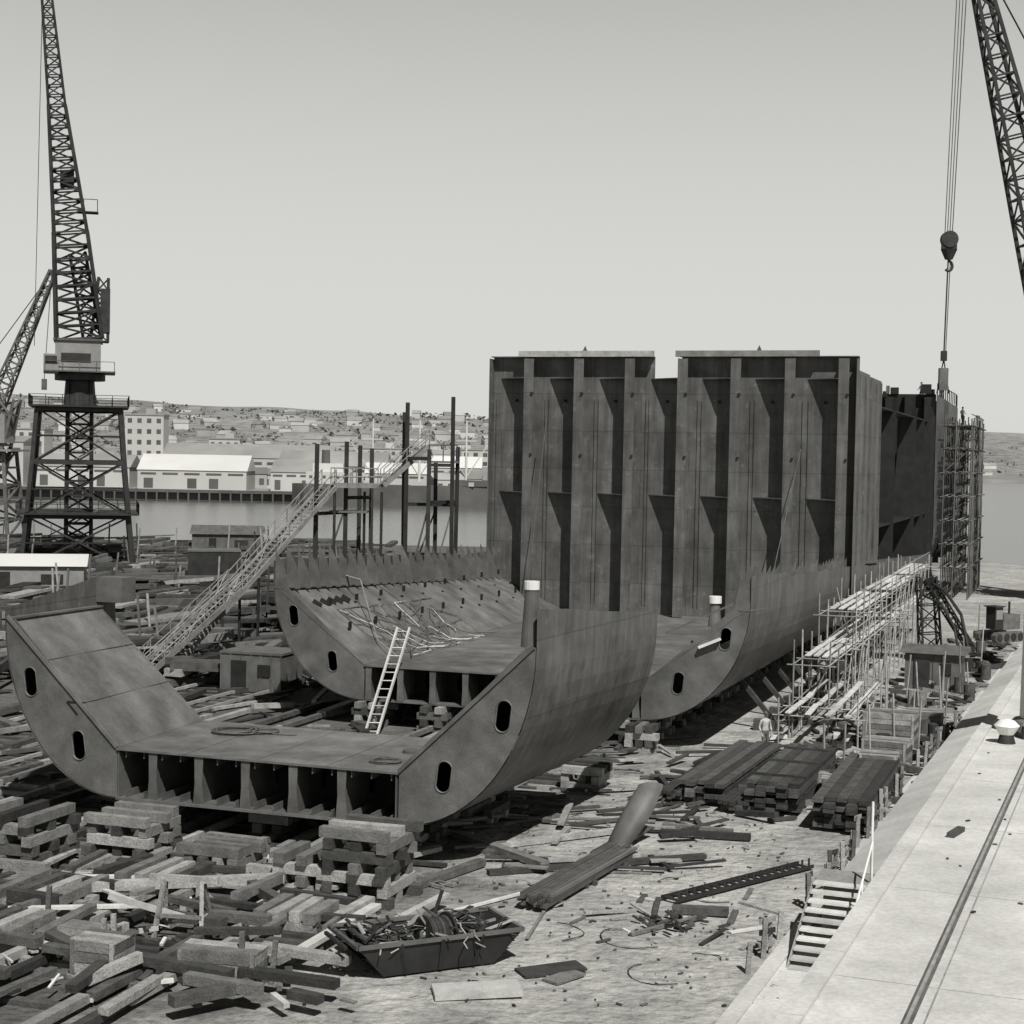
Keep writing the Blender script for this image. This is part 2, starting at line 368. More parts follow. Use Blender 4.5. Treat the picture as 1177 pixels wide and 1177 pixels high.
for x in(-2.4,.1,2.5): A.beam((x,.02,ZD+.036),(x,6,ZD+.036),.03,.01,1)
A.slab([(-4.9,0,1.2),(4.9,0,1.2),(4.9,0,1.24),(-4.9,0,1.24)],(0,6,0),1)
A.beam((-4.9,-.03,1.22),(4.9,-.03,1.22),.06,.09,4)
A.beam((-4.9,-.03,ZD+.0),(4.9,-.03,ZD+.0),.05,.07,4)
holed(A,[(-4.9,1.24),(4.9,1.24),(4.9,2.79),(-4.9,2.79)],[oval(x,2.0,.26,.4) for x in(-3.9,-2.2,-.5,1.2,2.9)],2.2,.01,3)
holed(A,[(-4.9,1.24),(4.9,1.24),(4.9,2.79),(-4.9,2.79)],[],5.8,.01,3)
for k in range(15): A.box((-4.6+k*.66,1.1,2.66),(.03,2.1,.24),0,1)
for k in range(15): A.box((-4.6+k*.66,1.1,1.36),(.03,2.1,.22),0,1)
for x in(-3.6,-1.95,-.3,1.35,3.0):
    A.slab([(x-.17,0,1.26),(x+.22,0,1.26),(x+.14,0,1.9),(x+.17,0,2.78),(x-.14,0,2.78),(x-.12,0,1.9)],(0,.03,0),1)
    A.slab([(x,.04,1.25),(x,.04,2.78),(x,2.1,2.78),(x,2.1,1.25)],(.02,0,0),1)
for x in(-4.86,4.8): A.slab([(x,.0,1.25),(x,.0,2.78),(x,2.1,2.78),(x,2.1,1.25)],(.03,0,0),1)
A.cyl((8.85,.5,6.8),(8.85,.5,8.5),.30,.2,16,4); A.cyl((8.85,.5,8.5),(8.85,.5,8.75),.23,.23,16,5)
A.cyl((4.0,3.2,ZD),(4.0,3.2,ZD+.12),.3,.3,14,1)
A.beam((-6.8,.01,4.2),(-6.1,.01,4.2),.04,.04,3); A.beam((-6.8,.01,4.2),(-6.4,.01,3.8),.04,.04,3)
A.box((-9.3,6.5,7.3),(1.4,.9,.9),0,1)
A.obj('ship_hull_section',[hull,hull2,deckm,hulld,msteel,white],SHIP)

# main section
B=MB(); F2=lambda s:6.5; H2=lambda s:11.15+.2*min(1,(s-23)/20)
zt=lambda s:7.5-.04*(s-23); z1=lambda s:6.5-.032*(s-23); zh=lambda s:6.1-.045*(s-23)
shell(B,frange(22.9,110,44),F2,H2,1.2,z1,zt,mi=0,ragged=.12)
wing(B,22.94,6.5,11.15,1.2,6.5,7.5,2.8,6.5,[(10.1,4.9),(8.1,2.9)])
B.slab([(-6.5,22.9,2.8),(6.5,22.9,2.8),(6.5,53.5,2.8),(-6.5,53.5,2.8)],(0,0,.03),2)
B.slab([(-6.5,22.9,1.2),(6.5,22.9,1.2),(6.5,22.9,1.24),(-6.5,22.9,1.24)],(0,60,0),1)
B.beam((-6.5,22.87,2.8),(6.5,22.87,2.8),.05,.08,4)
holed(B,[(-6.5,1.24),(6.5,1.24),(6.5,2.79),(-6.5,2.79)],[oval(-5.5+i*1.57,2.0,.26,.4) for i in range(8)],24.6,.01,3)
for k in range(9):
    x=-6.3+k*1.57
    B.slab([(x-.15,22.9,1.26),(x+.2,22.9,1.26),(x+.14,22.9,1.9),(x+.17,22.9,2.78),(x-.14,22.9,2.78),(x-.12,22.9,1.9)],(0,.03,0),1)
    B.slab([(x,22.95,1.25),(x,22.95,2.78),(x,24.6,2.78),(x,24.6,1.25)],(.02,0,0),1)
for sd in(1,-1):
    for a,b in((22.9,34),(34.1,44),(44.1,53.5)):
        B.slab([(sd*6.5,a,2.81),(sd*10.9,a,zh(a)),(sd*10.95,b,zh(b)),(sd*6.5,b,2.81)],(0,0,.04),2)
    B.beam((sd*10.9,22.9,6.15),(sd*11.0,53.5,zh(53.5)+.05),.5,.07,1)
    k=23.0
    while k<53:
        hh=zt(k)+R.uniform(-.08,.25); o=11.12
        B.slab([(sd*o,k,zh(k)-.1),(sd*(o-.72),k,zh(k)),(sd*(o-.5),k,hh-.5),(sd*o,k,hh+.45)],(0,.03,0),1); k+=1.15
    for s_ in frange(25,52,9):
        B.box((sd*8.2,s_,4.35),(.05,.3,.35),0,3); B.box((sd*9.6,s_+.8,5.35),(.05,.3,.3),0,3)
    for j in range(5):
        B.beam((sd*9.9,24.5+j*.8,5.45),(sd*9.6,24.8+j*.8,5.2),.05,.25,3)
k=54.0
while k<109:
    B.slab([(11.3,k,zt(k)-1.2),(10.8,k,zt(k)-1.1),(10.9,k,zt(k)-.1),(11.3,k,zt(k)+.3)],(0,.04,0),1); k+=1.1
B.cyl((9.4,24,5.3),(9.4,24,6.3),.3,.2,14,4); B.cyl((9.4,24,6.3),(9.4,24,6.6),.28,.28,14,5)
B.beam((10.8,23.2,6.6),(7.5,23.0,5.0),.08,.08,1); B.beam((9.0,22.8,4.5),(9.9,22.8,4.9),.3,.12,5)
B.obj('ship_hull_section',[hull,hull2,deckm,hulld,msteel,white],SHIP)

# transverse bulkhead with deep webs and triangular tripping brackets
K=MB(); S=53.6; ZT=18.7; TB=11.5
outer=[(-TB,2.83),(TB,2.83),(TB,ZT),(.75,ZT),(.75,ZT-1.3),(-.95,ZT-1.3),(-.95,ZT),(-TB,ZT)]
K.slab([(x,S,z) for x,z in outer],(0,.05,0),0)
webs=[-8.95,-5.7,-2.45,.85,4.1,7.35,10.5]
for x in webs:
    D_=1.4; top=ZT-.12 if not(-.95<x<.75) else ZT-1.4
    K.slab([(x,S,2.85),(x,S-D_,2.85),(x,S-D_,top),(x,S,top)],(.03,0,0),0)
    K.box((x+.28,S-D_-.02,(2.85+top)/2),(.62,.04,top-2.9),0,0)
    for zz in(10.2,17.35):
        K.slab([(x-.002,S,zz),(x-.002,S-D_+.02,zz),(x-.12,S-D_+.02,zz),(x-2.05,S-.01,zz)],(0,0,.06),0)
        K.slab([(x-.004,S-D_+.03,zz),(x-.004,S-D_+.03,zz-.55),(x-.004,S-.02,zz-.1),(x-.004,S-.02,zz)],(-.02,0,0),0)
    for dx in(-2.3,1.2):
        if -TB<x+dx<TB-.1: K.box((x+dx,S-.04,(ZT-3)/2+1.9),(.02,.07,ZT-6),0,0)
    K.cyl((x-.95,S-.2,16.0),(x-.95,S-.0,16.0),.09,.09,8,1)
    K.cyl((x+.5,S-D_-.12,12.6),(x+.5,S-D_-.0,12.6),.09,.09,8,1); K.cyl((x+.5,S-D_-.12,16.4),(x+.5,S-D_,16.4),.1,.1,8,1)
for a,b in((-TB,-.95),(.75,TB)):
    K.box(((a+b)/2,S-.25,ZT+.03),(b-a,.6,.06),0,0)
for a,b in((-9.6,-.9),(.5,9.2)):
    K.box(((a+b)/2,S-.6,ZT+.2),(b-a,.35,.36),0,3)
for x in(-5.3,5.6): K.slab([(x-.15,S-.6,ZT+.38),(x+.15,S-.6,ZT+.38),(x,S-.6,ZT+.7)],(0,.05,0),0)
for x in(-TB+.02,TB-.05): K.slab([(x,S,2.85),(x,S-.9,2.85),(x,S-.9,ZT-.1),(x,S,ZT-.1)],(.03,0,0),0)
for s0,s1,top in((S+.06,60,18.0),(60.05,66.5,17.9)):
    K.slab([(11.3,s0,6.1),(11.3,s1,5.8),(11.3,s1,top),(11.3,s0,top)],(.04,0,0),0)
for s_ in frange(55,66,4):
    K.box((11.38,s_,12),(.12,.03,11.5),0,0)
K.slab([(10.2,66.5,3),(11.3,66.5,3),(11.3,66.5,17.9),(10.2,66.5,17.9)],(0,.04,0),1)
for zz in(7.5,12,16): K.box((10.8,62,zz),(.8,8,.05),0,1)
for s_ in range(56,80,4): K.box((-11.2,s_,8),(.2,.1,9),0,0)
K.cyl((-8.1,S-3,3),(-7.4,S-1.6,14.9),.03,n=5,mi=2); K.cyl((7.1,S-3.6,5),(8.4,S-1.6,13.2),.03,n=5,mi=2)
K.obj('ship_bulkhead',[hull,hulld,msteel,galv],SHIP)

# aft hull block
E=MB(); S2=110
HH=lambda s: 11.35-max(0,(s-135))**1.5*.018
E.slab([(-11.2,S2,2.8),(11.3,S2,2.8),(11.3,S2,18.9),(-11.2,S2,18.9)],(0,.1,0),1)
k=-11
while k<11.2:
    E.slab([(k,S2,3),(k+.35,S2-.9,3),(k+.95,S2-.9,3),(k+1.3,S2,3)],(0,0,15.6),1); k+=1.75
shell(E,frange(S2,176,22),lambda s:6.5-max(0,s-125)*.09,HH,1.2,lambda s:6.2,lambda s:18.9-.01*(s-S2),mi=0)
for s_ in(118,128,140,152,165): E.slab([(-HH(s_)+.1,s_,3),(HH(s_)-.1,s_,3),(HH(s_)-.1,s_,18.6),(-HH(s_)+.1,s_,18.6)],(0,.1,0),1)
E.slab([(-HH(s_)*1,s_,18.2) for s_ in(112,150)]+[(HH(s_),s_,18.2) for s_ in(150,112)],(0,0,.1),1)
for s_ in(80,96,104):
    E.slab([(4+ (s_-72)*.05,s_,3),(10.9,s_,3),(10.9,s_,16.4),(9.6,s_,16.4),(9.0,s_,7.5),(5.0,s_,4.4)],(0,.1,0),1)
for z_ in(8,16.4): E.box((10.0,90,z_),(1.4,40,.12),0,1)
for i in range(14):
    x=R.uniform(-2,11); s_=R.uniform(108,112); hgt=R.uniform(.3,.9); E.box((x,s_,18.9+hgt/2),(R.uniform(.1,.9),R.uniform(.1,.6),hgt),0,R.choice([1,1,0]))
for i in range(16): 
    s_=112+i*2.4; E.cyl((HH(s_)-.1,s_,18.8),(HH(s_)-.1,s_,20),.05,n=5,mi=1)
E.tube([(HH(112+i*2.4)-.1,112+i*2.4,19.95) for i in range(16)],.04,4,1)
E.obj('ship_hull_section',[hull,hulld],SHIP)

# keel blocks
kb=MB()
def blk(t,s,h_,w_=1.4,d=.34):
    z=0;i=0
    while z<h_-.02:
        hh=min(.3,h_-z)
        if i%2: 
            for o in(-.35,.35): kb.box((t+o,s,z+hh/2),(d,w_*.8,hh-.01),0,R.choice([0,1]))
        else:
            for o in(-.3,.3): kb.box((t,s+o,z+hh/2),(w_,d,hh-.01),0,R.choice([0,1]))
        z+=hh;i+=1
for s_ in frange(1.5,100,46):
    if 12<s_<22: continue
    for t_ in((-4.2,0,4.2) if s_<12 else(-6.2,-3,0,3,6.2)): blk(t_,s_,1.19)
for s_ in frange(30,70,10):
    kb.beam((11.4,s_,0),(9.4,s_+.3,2.2),.2,.2,1); kb.box((10.6,s_,.25),(1.0,.5,.5),0,1)
kb.obj('keel_blocks',[woodL,woodD],SHIP)

# timber cribs
def crib(x,y,h_,w_=2.1,rz=-TH,nb=3,jit=.12,z0=0):
    mb=MB(); z=z0;i=0
    while z<z0+h_-.05:
        hh=.3; 
        for k in range(nb):
            o=(k/(nb-1)-.5)*(w_-.35); M=Matrix.Rotation(rz+R.uniform(-.04,.04),3,'Z'); ln=w_+R.uniform(-.2,.35)
            if i%2: c=V((x,y,z+hh/2))+M@V((o,R.uniform(-jit,jit),0)); mb.box(c,(R.uniform(.27,.33),ln,hh-.015),rz+R.uniform(-.04,.04),R.choice([0,0,1]))
            else: c=V((x,y,z+hh/2))+M@V((R.uniform(-jit,jit),o,0)); mb.box(c,(ln,R.uniform(.27,.33),hh-.015),rz+R.uniform(-.04,.04),R.choice([0,0,1]))
        z+=hh;i+=1
    mb.obj('timber_crib',[woodL,woodD])
crib(-3.8,45.9,1.95,2.0); crib(-5.4,46.6,1.2,1.7); crib(-11.3,49.8,1.5,2.1); crib(-14.3,48.6,1.8,2.2)
crib(-8.3,48.6,.9,1.8,nb=4); crib(-9.6,46.6,.6,2.0,nb=4); crib(-12.4,44.6,.6,2.2,nb=4)
crib(5.7,69.8,1.2,1.2); crib(3.0,62,.9,1.6); crib(-1.0,56,.6,1.8); crib(-5.4,43.0,.6,1.7,nb=4); crib(-12.6,41.2,.6,1.8,nb=4)

def crate(x,y,w_,d_,h_,rz,z=0):
    mb=MB(); M=Matrix.Rotation(rz,3,'Z'); c=V((x,y,z))
    mb.box(c+V((0,0,h_/2)),(w_-.06,d_-.06,h_-.06),rz,1)
    n=max(2,int(h_/.22))
    for i in range(n):
        z=h_*(i+.5)/n
        for sd in(-1,1):
            mb.box(c+M@V((0,sd*d_/2,z)),(w_,.035,h_/n-.02),rz,0); mb.box(c+M@V((sd*w_/2,0,z)),(.035,d_-.05,h_/n-.02),rz,0)
    for a in(-1,1):
        for b in(-1,1): mb.box(c+M@V((a*(w_/2-.06),b*(d_/2+.03),h_/2)),(.1,.03,h_),rz,0)
    m=max(2,int(d_/.2))
    for i in range(m): mb.box(c+M@V((0,-d_/2+d_*(i+.5)/m,h_)),(w_+.06,d_/m-.015,.03),rz,0)
    mb.obj('wooden_crate',[woodL,woodD])
crate(-9.35,38.2,1.15,.9,1.05,-.3); crate(-6.55,38.2,1.9,.8,.85,-.22); crate(-10.4,40.9,1.5,.7,.5,-.35)
for a,off,w_,d_,h_ in((16.5,-3.2,1.3,1.0,.9),(20,-4.0,1.4,1.0,1.0),(24,-3.3,1.4,1.2,1.3),(28,-3.6,1.8,1.3,1.2),(33,-4.2,2.2,1.6,1.6),(37,-3.2,1.5,1.2,1.2)):
    p=C(a,off); crate(p.x,p.y,w_,d_,h_,-.36+R.uniform(-.15,.15))

# trestle
tp=MB(); c=V((-8.2,41.9,0)); M=Matrix.Rotation(-.15,3,'Z')
for a in(-.55,.55):
    for b in(-.45,.45): tp.beam(c+M@V((a*1.15,b,0)),c+M@V((a*.9,b*.12,1.45)),.1,.1,0)
    tp.beam(c+M@V((a,-.35,.5)),c+M@V((a,.35,.5)),.05,.1,0)
tp.beam(c+M@V((-.9,0,1.48)),c+M@V((.9,0,1.48)),.13,.16,0); tp.beam(c+M@V((-.6,-.36,.6)),c+M@V((.6,-.36,.6)),.04,.1,0)
tp.beam(c+M@V((-1.9,-.3,1.0)),c+M@V((.6,.3,.25)),.05,.16,1)
tp.obj('sawhorse',[woodL,woodW])

# skip with scrap and cable drum
sk=MB(); c=V((-1.9,40.1,0)); M=Matrix.Rotation(math.radians(26),3,'Z')
P=lambda a,b,z: c+M@V((a,b,z))
L1,L2,Wd=1.45,2.15,1.0
bot=[P(-L1,-Wd*.85,.06),P(L1,-Wd*.85,.06),P(L1,Wd*.85,.06),P(-L1,Wd*.85,.06)]; top=[P(-L2,-Wd,.85),P(L2,-Wd,.85),P(L2,Wd,.85),P(-L2,Wd,.85)]
sk.add(bot+top,[(0,1,2,3),(0,1,5,4),(1,2,6,5),(2,3,7,6),(3,0,4,7)],1)
for i in range(4): sk.beam(top[i],top[(i+1)%4],.1,.09,0)
for a in(-.9,0,.9):
    for sd in(-1,1): sk.beam(P(a,sd*Wd*.87,.08),P(a*1.2,sd*(Wd+.03),.85),.1,.06,1)
sk.beam(P(-2.35,-.7,.8),P(-2.35,.7,.8),.08,.08,1)
dc=P(.1,-.3,.82); ax=M@V((.85,.15,.0))
for a in(-.42,.42): sk.cyl(dc+ax*a*.9,dc+ax*(a*.9+.07),.44,.44,20,1)
for kx in range(14): sk.cyl(dc+ax*(-.34+kx*.05),dc+ax*(-.30+kx*.05),.36,.36,14,2)
sk.cyl(dc-ax*.45,dc+ax*.48,.09,.09,8,3)
for i in range(150):
    p=P(R.uniform(-1.8,1.6),R.uniform(-.75,.75),R.uniform(.55,.85)); d=V((R.uniform(-1,1),R.uniform(-1,1),R.uniform(-.1,.4))).normalized()*R.uniform(.2,1.0)
    if i%3: sk.beam(p,p+d,R.uniform(.03,.14),R.uniform(.02,.05),R.choice([1,2,2,2,0,3]))
    else: sk.tube([p,p+d*.4+V((0,0,.1)),p+d*.8+V((R.uniform(-.2,.2),0,.08)),p+d],.018,4,R.choice([1,3]))
sk.poly([P(-2.0,-.9,.55),P(2.0,-.9,.55),P(2.0,.9,.55),P(-2.0,.9,.55)],1)
sk.obj('scrap_skip',[msteel,dsteel,rust,galv])

# plank stacks
def stack(p0,p1,w_,h_,name='timber_stack',mats=None,th=.16,nb=5,mix=(0,0,0,1)):
    mb=MB(); p0=V((*p0,0));p1=V((*p1,0)); d=(p1-p0).normalized(); n=V((d.y,-d.x,0)); L_=(p1-p0).length
    for k in range(3):
        q_=p0+d*L_*(.12+.38*k); mb.beam(q_-n*w_*.55+V((0,0,.07)),q_+n*w_*.55+V((0,0,.07)),.16,.14,1)
    z=.14;i=0
    while z<h_:
        for b in range(nb):
            o=(b+.5)/nb-.5; e0=R.uniform(-.3,.3); e1=R.uniform(-.35,.35)
            mb.beam(p0+d*e0+n*o*w_+V((0,0,z+th/2)),p1+d*e1+n*(o*w_+R.uniform(-.03,.03))+V((0,0,z+th/2)),w_/nb-.02,th-.01,R.choice(mix))
        z+=th; i+=1
        if i%3==0 and z<h_:
            for k in range(3):
                q_=p0+d*L_*(.15+.35*k); mb.beam(q_-n*w_*.5+V((0,0,z+.04)),q_+n*w_*.5+V((0,0,z+.04)),.1,.08,0)
            z+=.08
    mb.obj(name,mats or [woodD,woodL])
stack((9.3,57.6),(12.2,65.5),1.9,1.25,mix=(0,)); stack((11.2,55.0),(14.2,63.6),1.9,1.05,mix=(0,)); stack((7.0,59.2),(10.4,67.8),1.8,.75,mix=(0,0,0,0,1))
stack((8.0,57.9),(9.8,62.0),1.1,.45); stack((5.9,59.5),(8.8,66.8),.9,.4); stack((.8,44.9),(3.6,50.9),.95,.4,nb=7,th=.1,name='steel_bar_stack',mats=[msteel,woodD])
stack((13.2,61.0),(15.5,67.0),.9,.4,mats=[woodL,woodD])

hp=MB(); base=V((3.5,52.6,0)); rows=[]
for i in range(9):
    t=i/8; r=.62*(1-t)+.42; c0=base+V((.1+1.1*t,.9*t*t,.05+1.75*t)); row=[]
    for k in range(9):
        a=math.radians(150+ 190*k/8); row.append(c0+V((math.cos(a)*r*(.35+.65*t),math.sin(a)*r*.5,-.15*math.sin(a)*t)))
    rows.append(row)
vs=[p for r_ in rows for p in r_]
hp.add(vs,[(j*9+i,j*9+i+1,(j+1)*9+i+1,(j+1)*9+i) for j in range(8) for i in range(8)])
hp.beam((2.9,51.2,.08),(4.6,54,.35),.6,.06,0); hp.obj('curved_plate',[msteel],smooth=True)

ld=MB(); a=V((4.6,45.9,.12)); b=V((9.2,50.2,.12)); d=(b-a).normalized(); n=V((d.y,-d.x,0))
for o in(-.28,.28): ld.beam(a+n*o,b+n*o,.05,.1,0)
for i in range(19): p=a+(b-a)*(i+.3)/19; ld.beam(p-n*.28,p+n*.28,.1,.05,0); ld.beam(p+n*.28,p+n*.28+V((0,0,.28)),.06,.04,0)
ld.obj('steel_ladder_frame',[dsteel])

def ladder(p0,p1,w_=.42,n=16,sidev=(1,0,0),mats=None,r=.05,name='ladder'):
    mb=MB(); p0=V(p0);p1=V(p1);sv=V(sidev).normalized()*w_/2
    mb.beam(p0-sv,p1-sv,r,r*1.4,0); mb.beam(p0+sv,p1+sv,r,r*1.4,0)
    for i in range(n): q_=p0.lerp(p1,(i+.5)/n); mb.cyl(q_-sv,q_+sv,r*.35,n=5,mi=0)
    mb.obj(name,mats or [woodW])
ladder((-6.0,72.0,.1),(-4.8,74.6,4.6),.55,13,r=.08)
ladder((-4.4,49.5,.05),(-1.6,46.9,.1),.4,9,sidev=(.6,.7,0),mats=[woodL])

# launching ways
wy=MB()
for t_ in(-13.6,-12.8,-10.5,-9.1,-6.4,-5.6,-3.0,-2.1,0.2,1.1,3.6,4.5):
    s_=-21
    while s_<20:
        ln=R.uniform(5,8); zz=.2+R.uniform(0,.05)
        wy.beam(W(t_+R.uniform(-.06,.06),s_,zz),W(t_+R.uniform(-.06,.06),s_+ln,zz),R.uniform(.2,.3),.2,R.choice([0,0,1,2])); s_+=ln+R.uniform(.02,.3)
for i in range(66):
    s_=-21+i*.62; 
    a=-14.5+R.uniform(-1.5,1.5)
    while a<(4.5 if s_>-10 else 1.5):
        ln=R.uniform(2.2,3.8)
        if R.random()<.66: wy.beam(W(a,s_+R.uniform(-.1,.1),.07),W(a+ln,s_+R.uniform(-.1,.1),.07),.26,.12,R.choice([0,1,1]))
        a+=ln+R.uniform(.1,.8)
wy.obj('launching_ways',[woodL,woodD,concD])

def scatter(mb,n,xr,yr,lr,wr,hr,zr=(.03,.1),head=None,sp=.5,mats=(0,1)):
    for i in range(n):
        x=R.uniform(*xr);y=R.uniform(*yr); a=(head if head is not None else 0)+R.gauss(0,sp) if R.random()<.8 else R.uniform(0,3.14)
        l=R.uniform(*lr); w_=R.uniform(*wr); h_=R.uniform(*hr); z=h_/2+R.uniform(*zr)
        d=V((math.sin(a),math.cos(a),0))*l/2; tl=R.uniform(-.06,.1)*(R.random()<.4)
        mb.beam(V((x,y,z+abs(tl)))-d-V((0,0,tl)),V((x,y,z+abs(tl)))+d+V((0,0,tl)),w_,h_,R.choice(mats))
td=MB()
scatter(td,34,(-14.5,-3.5),(36,49.5),(.8,3.0),(.14,.32),(.08,.26),zr=(.28,.34),head=TH,sp=.15,mats=(0,0,1,1))
scatter(td,34,(-14.5,-3.5),(36,49.5),(1.2,2.8),(.2,.34),(.14,.3),zr=(.3,.4),head=TH+1.57,sp=.1,mats=(0,1,1))
scatter(td,110,(-14.5,-3),(36,49.5),(.12,.7),(.04,.2),(.03,.12),zr=(.1,.3),head=TH,sp=1,mats=(0,1,2))
scatter(td,34,(0,8),(41,60),(.3,1.6),(.04,.18),(.02,.07),zr=(0,.02),head=.9,sp=.8,mats=(0,0,1,2))
scatter(td,65,(2,10),(55,72),(.6,3.2),(.08,.26),(.03,.12),zr=(0,.2),head=1.0,sp=.6,mats=(0,1,1,1))
scatter(td,40,(-4,6),(49,60),(.8,3.4),(.1,.26),(.04,.14),zr=(0,.2),head=1.3,sp=.4,mats=(0,1,1))
scatter(td,60,(11,20),(56,80),(.5,2.8),(.1,.3),(.04,.2),zr=(0,.2),head=.4,sp=.6,mats=(0,1,1,2))
for a,b,w_,h_,m_ in [((-11.3,47.9),(-6.2,46.6),.26,.16,1),((-14.6,46.0),(-9.8,46.2),.2,.08,2),((-12.0,46.0),(-9.2,42.9),.16,.06,2),((-14.5,42.6),(-9.6,43.2),.2,.08,2),((-11.5,44.8),(-6.2,46.0),.3,.25,0),((-1.5,44.4),(1.2,47.1),.12,.06,2),((-.5,48.6),(6.2,51.0),.28,.14,1),((1.5,46.9),(.6,42.0),.08,.05,0),
                  ((-1,51.5),(4,54.5),.3,.15,0),((3.9,43.3),(4.3,45.9),.14,.12,1),((4.6,44.9),(6.1,44.6),.3,.2,1),((3.3,42.6),(5.2,44.2),.12,.08,0),((.4,39.2),(1.9,39.8),.7,.06,1),((1.1,38.6),(1.8,39.3),.5,.05,0),
                  ((5.1,54.2),(8.0,53.6),.26,.2,1),((5.3,55.3),(7.5,54.3),.22,.18,0),((-2.6,46.8),(-.7,49.6),.3,.2,0),((-1.6,53.4),(1.2,49.4),.34,.2,0),((-5.0,39.4),(-3.4,43.6),.28,.12,2),((-4.4,38.9),(-1.6,44.9),.22,.1,2),((-1.6,37.6),(.4,37.9),.9,.12,2)]:
    zz=.3 if a[0]<-3.8 else 0
    td.beam(V((*a,h_/2+.02+zz)),V((*b,h_/2+.06+zz)),w_,h_,m_)
for i in range(7):
    x,y=R.uniform(-13,-5),R.uniform(37,44); td.beam((x,y,0),(x+R.uniform(-.1,.1),y,R.uniform(.8,1.3)),.12,.12,0)
td.obj('scattered_timber',[woodL,woodD,woodW])
sc=MB()
for i in range(46):
    x,y=R.gauss(4.4,.45),R.gauss(43.6,.4); d=V((R.uniform(-1,1),R.uniform(-1,1),R.uniform(-.1,.5)))*.35
    sc.beam(V((x,y,.08)),V((x,y,.08))+d,R.uniform(.03,.14),R.uniform(.02,.08),0)
for i in range(420):
    x,y=R.uniform(-2,9),R.uniform(37,62); d=V((R.uniform(-1,1),R.uniform(-1,1),0))*R.uniform(.02,.18); sc.beam(V((x,y,.03)),V((x,y,.04))+d,R.uniform(.02,.08),.03,R.choice([0,0,1]))
for i in range(14):
    x,y=R.uniform(0,7),R.uniform(39,58); a=R.uniform(0,6.28); r=R.uniform(.3,1.1)
    sc.tube([V((x+math.cos(a+k*.35)*r,y+math.sin(a+k*.35)*r,.03+.03*math.sin(k))) for k in range(9)],.016,4,0)
sc.obj('scrap_metal',[rust,woodL])
def coil(mb,c,r,turns,rr=.03,mi=0,jit=.12,sq=1):
    pts=[]; n=int(turns*18)
    for i in range(n+1):
        a=i/18*2*math.pi; q_=r*(1+jit*math.sin(a*.37+1)); pts.append(V(c)+V((math.cos(a)*q_,math.sin(a)*q_*sq,.03+.02*math.sin(a*2.3)+.012*i/18)))
    mb.tube(pts,rr,5,mi)
rp=MB(); c=W(-2.9,4.2,2.85)
coil(rp,c,.75,5,.026); coil(rp,c+V((.9,.1,0)),.5,3,.026)
coil(rp,W(3.9,1.3,2.85),.45,3,.022)
rp.tube([W(-2.2,4.1,2.86)+V((i*.25,math.sin(i)*.12,0)) for i in range(7)],.025,5)
def noodle(mb,s0,s1,t0,t1,n,r=.028):
    for i in range(n):
        s_=R.uniform(s0,s1); t_=R.uniform(t0,t1); pts=[]
        ds,dt=R.uniform(-1,1),R.uniform(-1,1)
        for k in range(14):
            u=(abs(t_)-6.5)/4.4; z=2.87+max(0,u)*(zh(s_)-2.8); pts.append(W(t_,s_,z+.06+R.uniform(0,.05)))
            s_=min(s1+2,max(s0-1,s_+ds*.35)); t_=min(-5.5,max(t0-.5,t_+dt*.28)); ds+=R.uniform(-.4,.4); dt+=R.uniform(-.4,.4)
        mb.tube(pts,r,4,0 if i%6 else 1)
noodle(rp,27,36,-8.8,-6.0,56,r=.024)
rp.tube([W(-10.8,30,6.3),W(-9.5,29,6.2),W(-7.2,26,3.6),W(-6,25.5,3.0)],.03,4,2)
rp.obj('rope_and_cable_coil',[ropem,woodW,galv])

# ------------------------------------------------------------------ scaffolding beside hull
sf=MB()
def scaffold(mb,s0,s1,ts,levels,bay=2.2,planks=True,M=W,ztopx=1.1,mi=0,pm=1,r=.04):
    n=int((s1-s0)/bay)
    for i in range(n+1):
        s_=s0+i*bay
        for t_ in ts: mb.cyl(M(t_,s_,0),M(t_+R.uniform(-.05,.05),s_,levels[-1]+ztopx*R.uniform(.2,1.2)),r,n=5,mi=mi)
        for z in levels: mb.cyl(M(ts[0]-.3,s_,z-.1),M(ts[-1]+.3,s_,z-.1),r*.85,n=5,mi=mi)
        if i<n:
            z0_=0
            for z in levels:
                if R.random()<.5: mb.cyl(M(ts[-1],s_,z0_),M(ts[-1],s_+bay,z),r*.7,n=4,mi=mi)
                if R.random()<.3: mb.cyl(M(ts[0],s_,z0_),M(ts[-1],s_,z),r*.7,n=4,mi=mi)
                z0_=z
    for z in levels:
        for t_ in ts: mb.cyl(M(t_,s0-.3,z-.05),M(t_,s1+.3,z-.05),r*.85,n=5,mi=mi)
        if R.random()<.6: mb.cyl(M(ts[-1],s0-.3,z+.95),M(ts[-1],s1+.3,z+.95),r*.7,n=5,mi=mi)
        s_=s0
        while s_<s1 and planks:
            if R.random()<.82:
                for k in range(4):
                    t_=ts[0]+(ts[-1]-ts[0])*(k+.5)/4; mb.beam(M(t_,s_-.2,z+.02+R.uniform(0,.03)),M(t_+R.uniform(-.08,.08),s_+2.9,z+.03+R.uniform(0,.04)),.26,.05,pm)
            s_+=2.9
scaffold(sf,25.5,37,(12.0,15.4),[1.55],bay=2.8); scaffold(sf,28.5,42,(12.1,13.7),[3.4],bay=2.6); scaffold(sf,36,60,(12.1,13.9),[3.4,5.0],bay=2.6)
scaffold(sf,60,80,(12.2,13.6),[2.6,5.0],bay=2.8)
for i in range(9):
    s_=R.uniform(26,60); sf.cyl(W(13.6,s_,0),W(R.uniform(11.8,14),s_+R.uniform(-2.5,2.5),R.uniform(3,6.0)),.034,n=4,mi=0)
sf.obj('scaffolding',[galv,woodW])
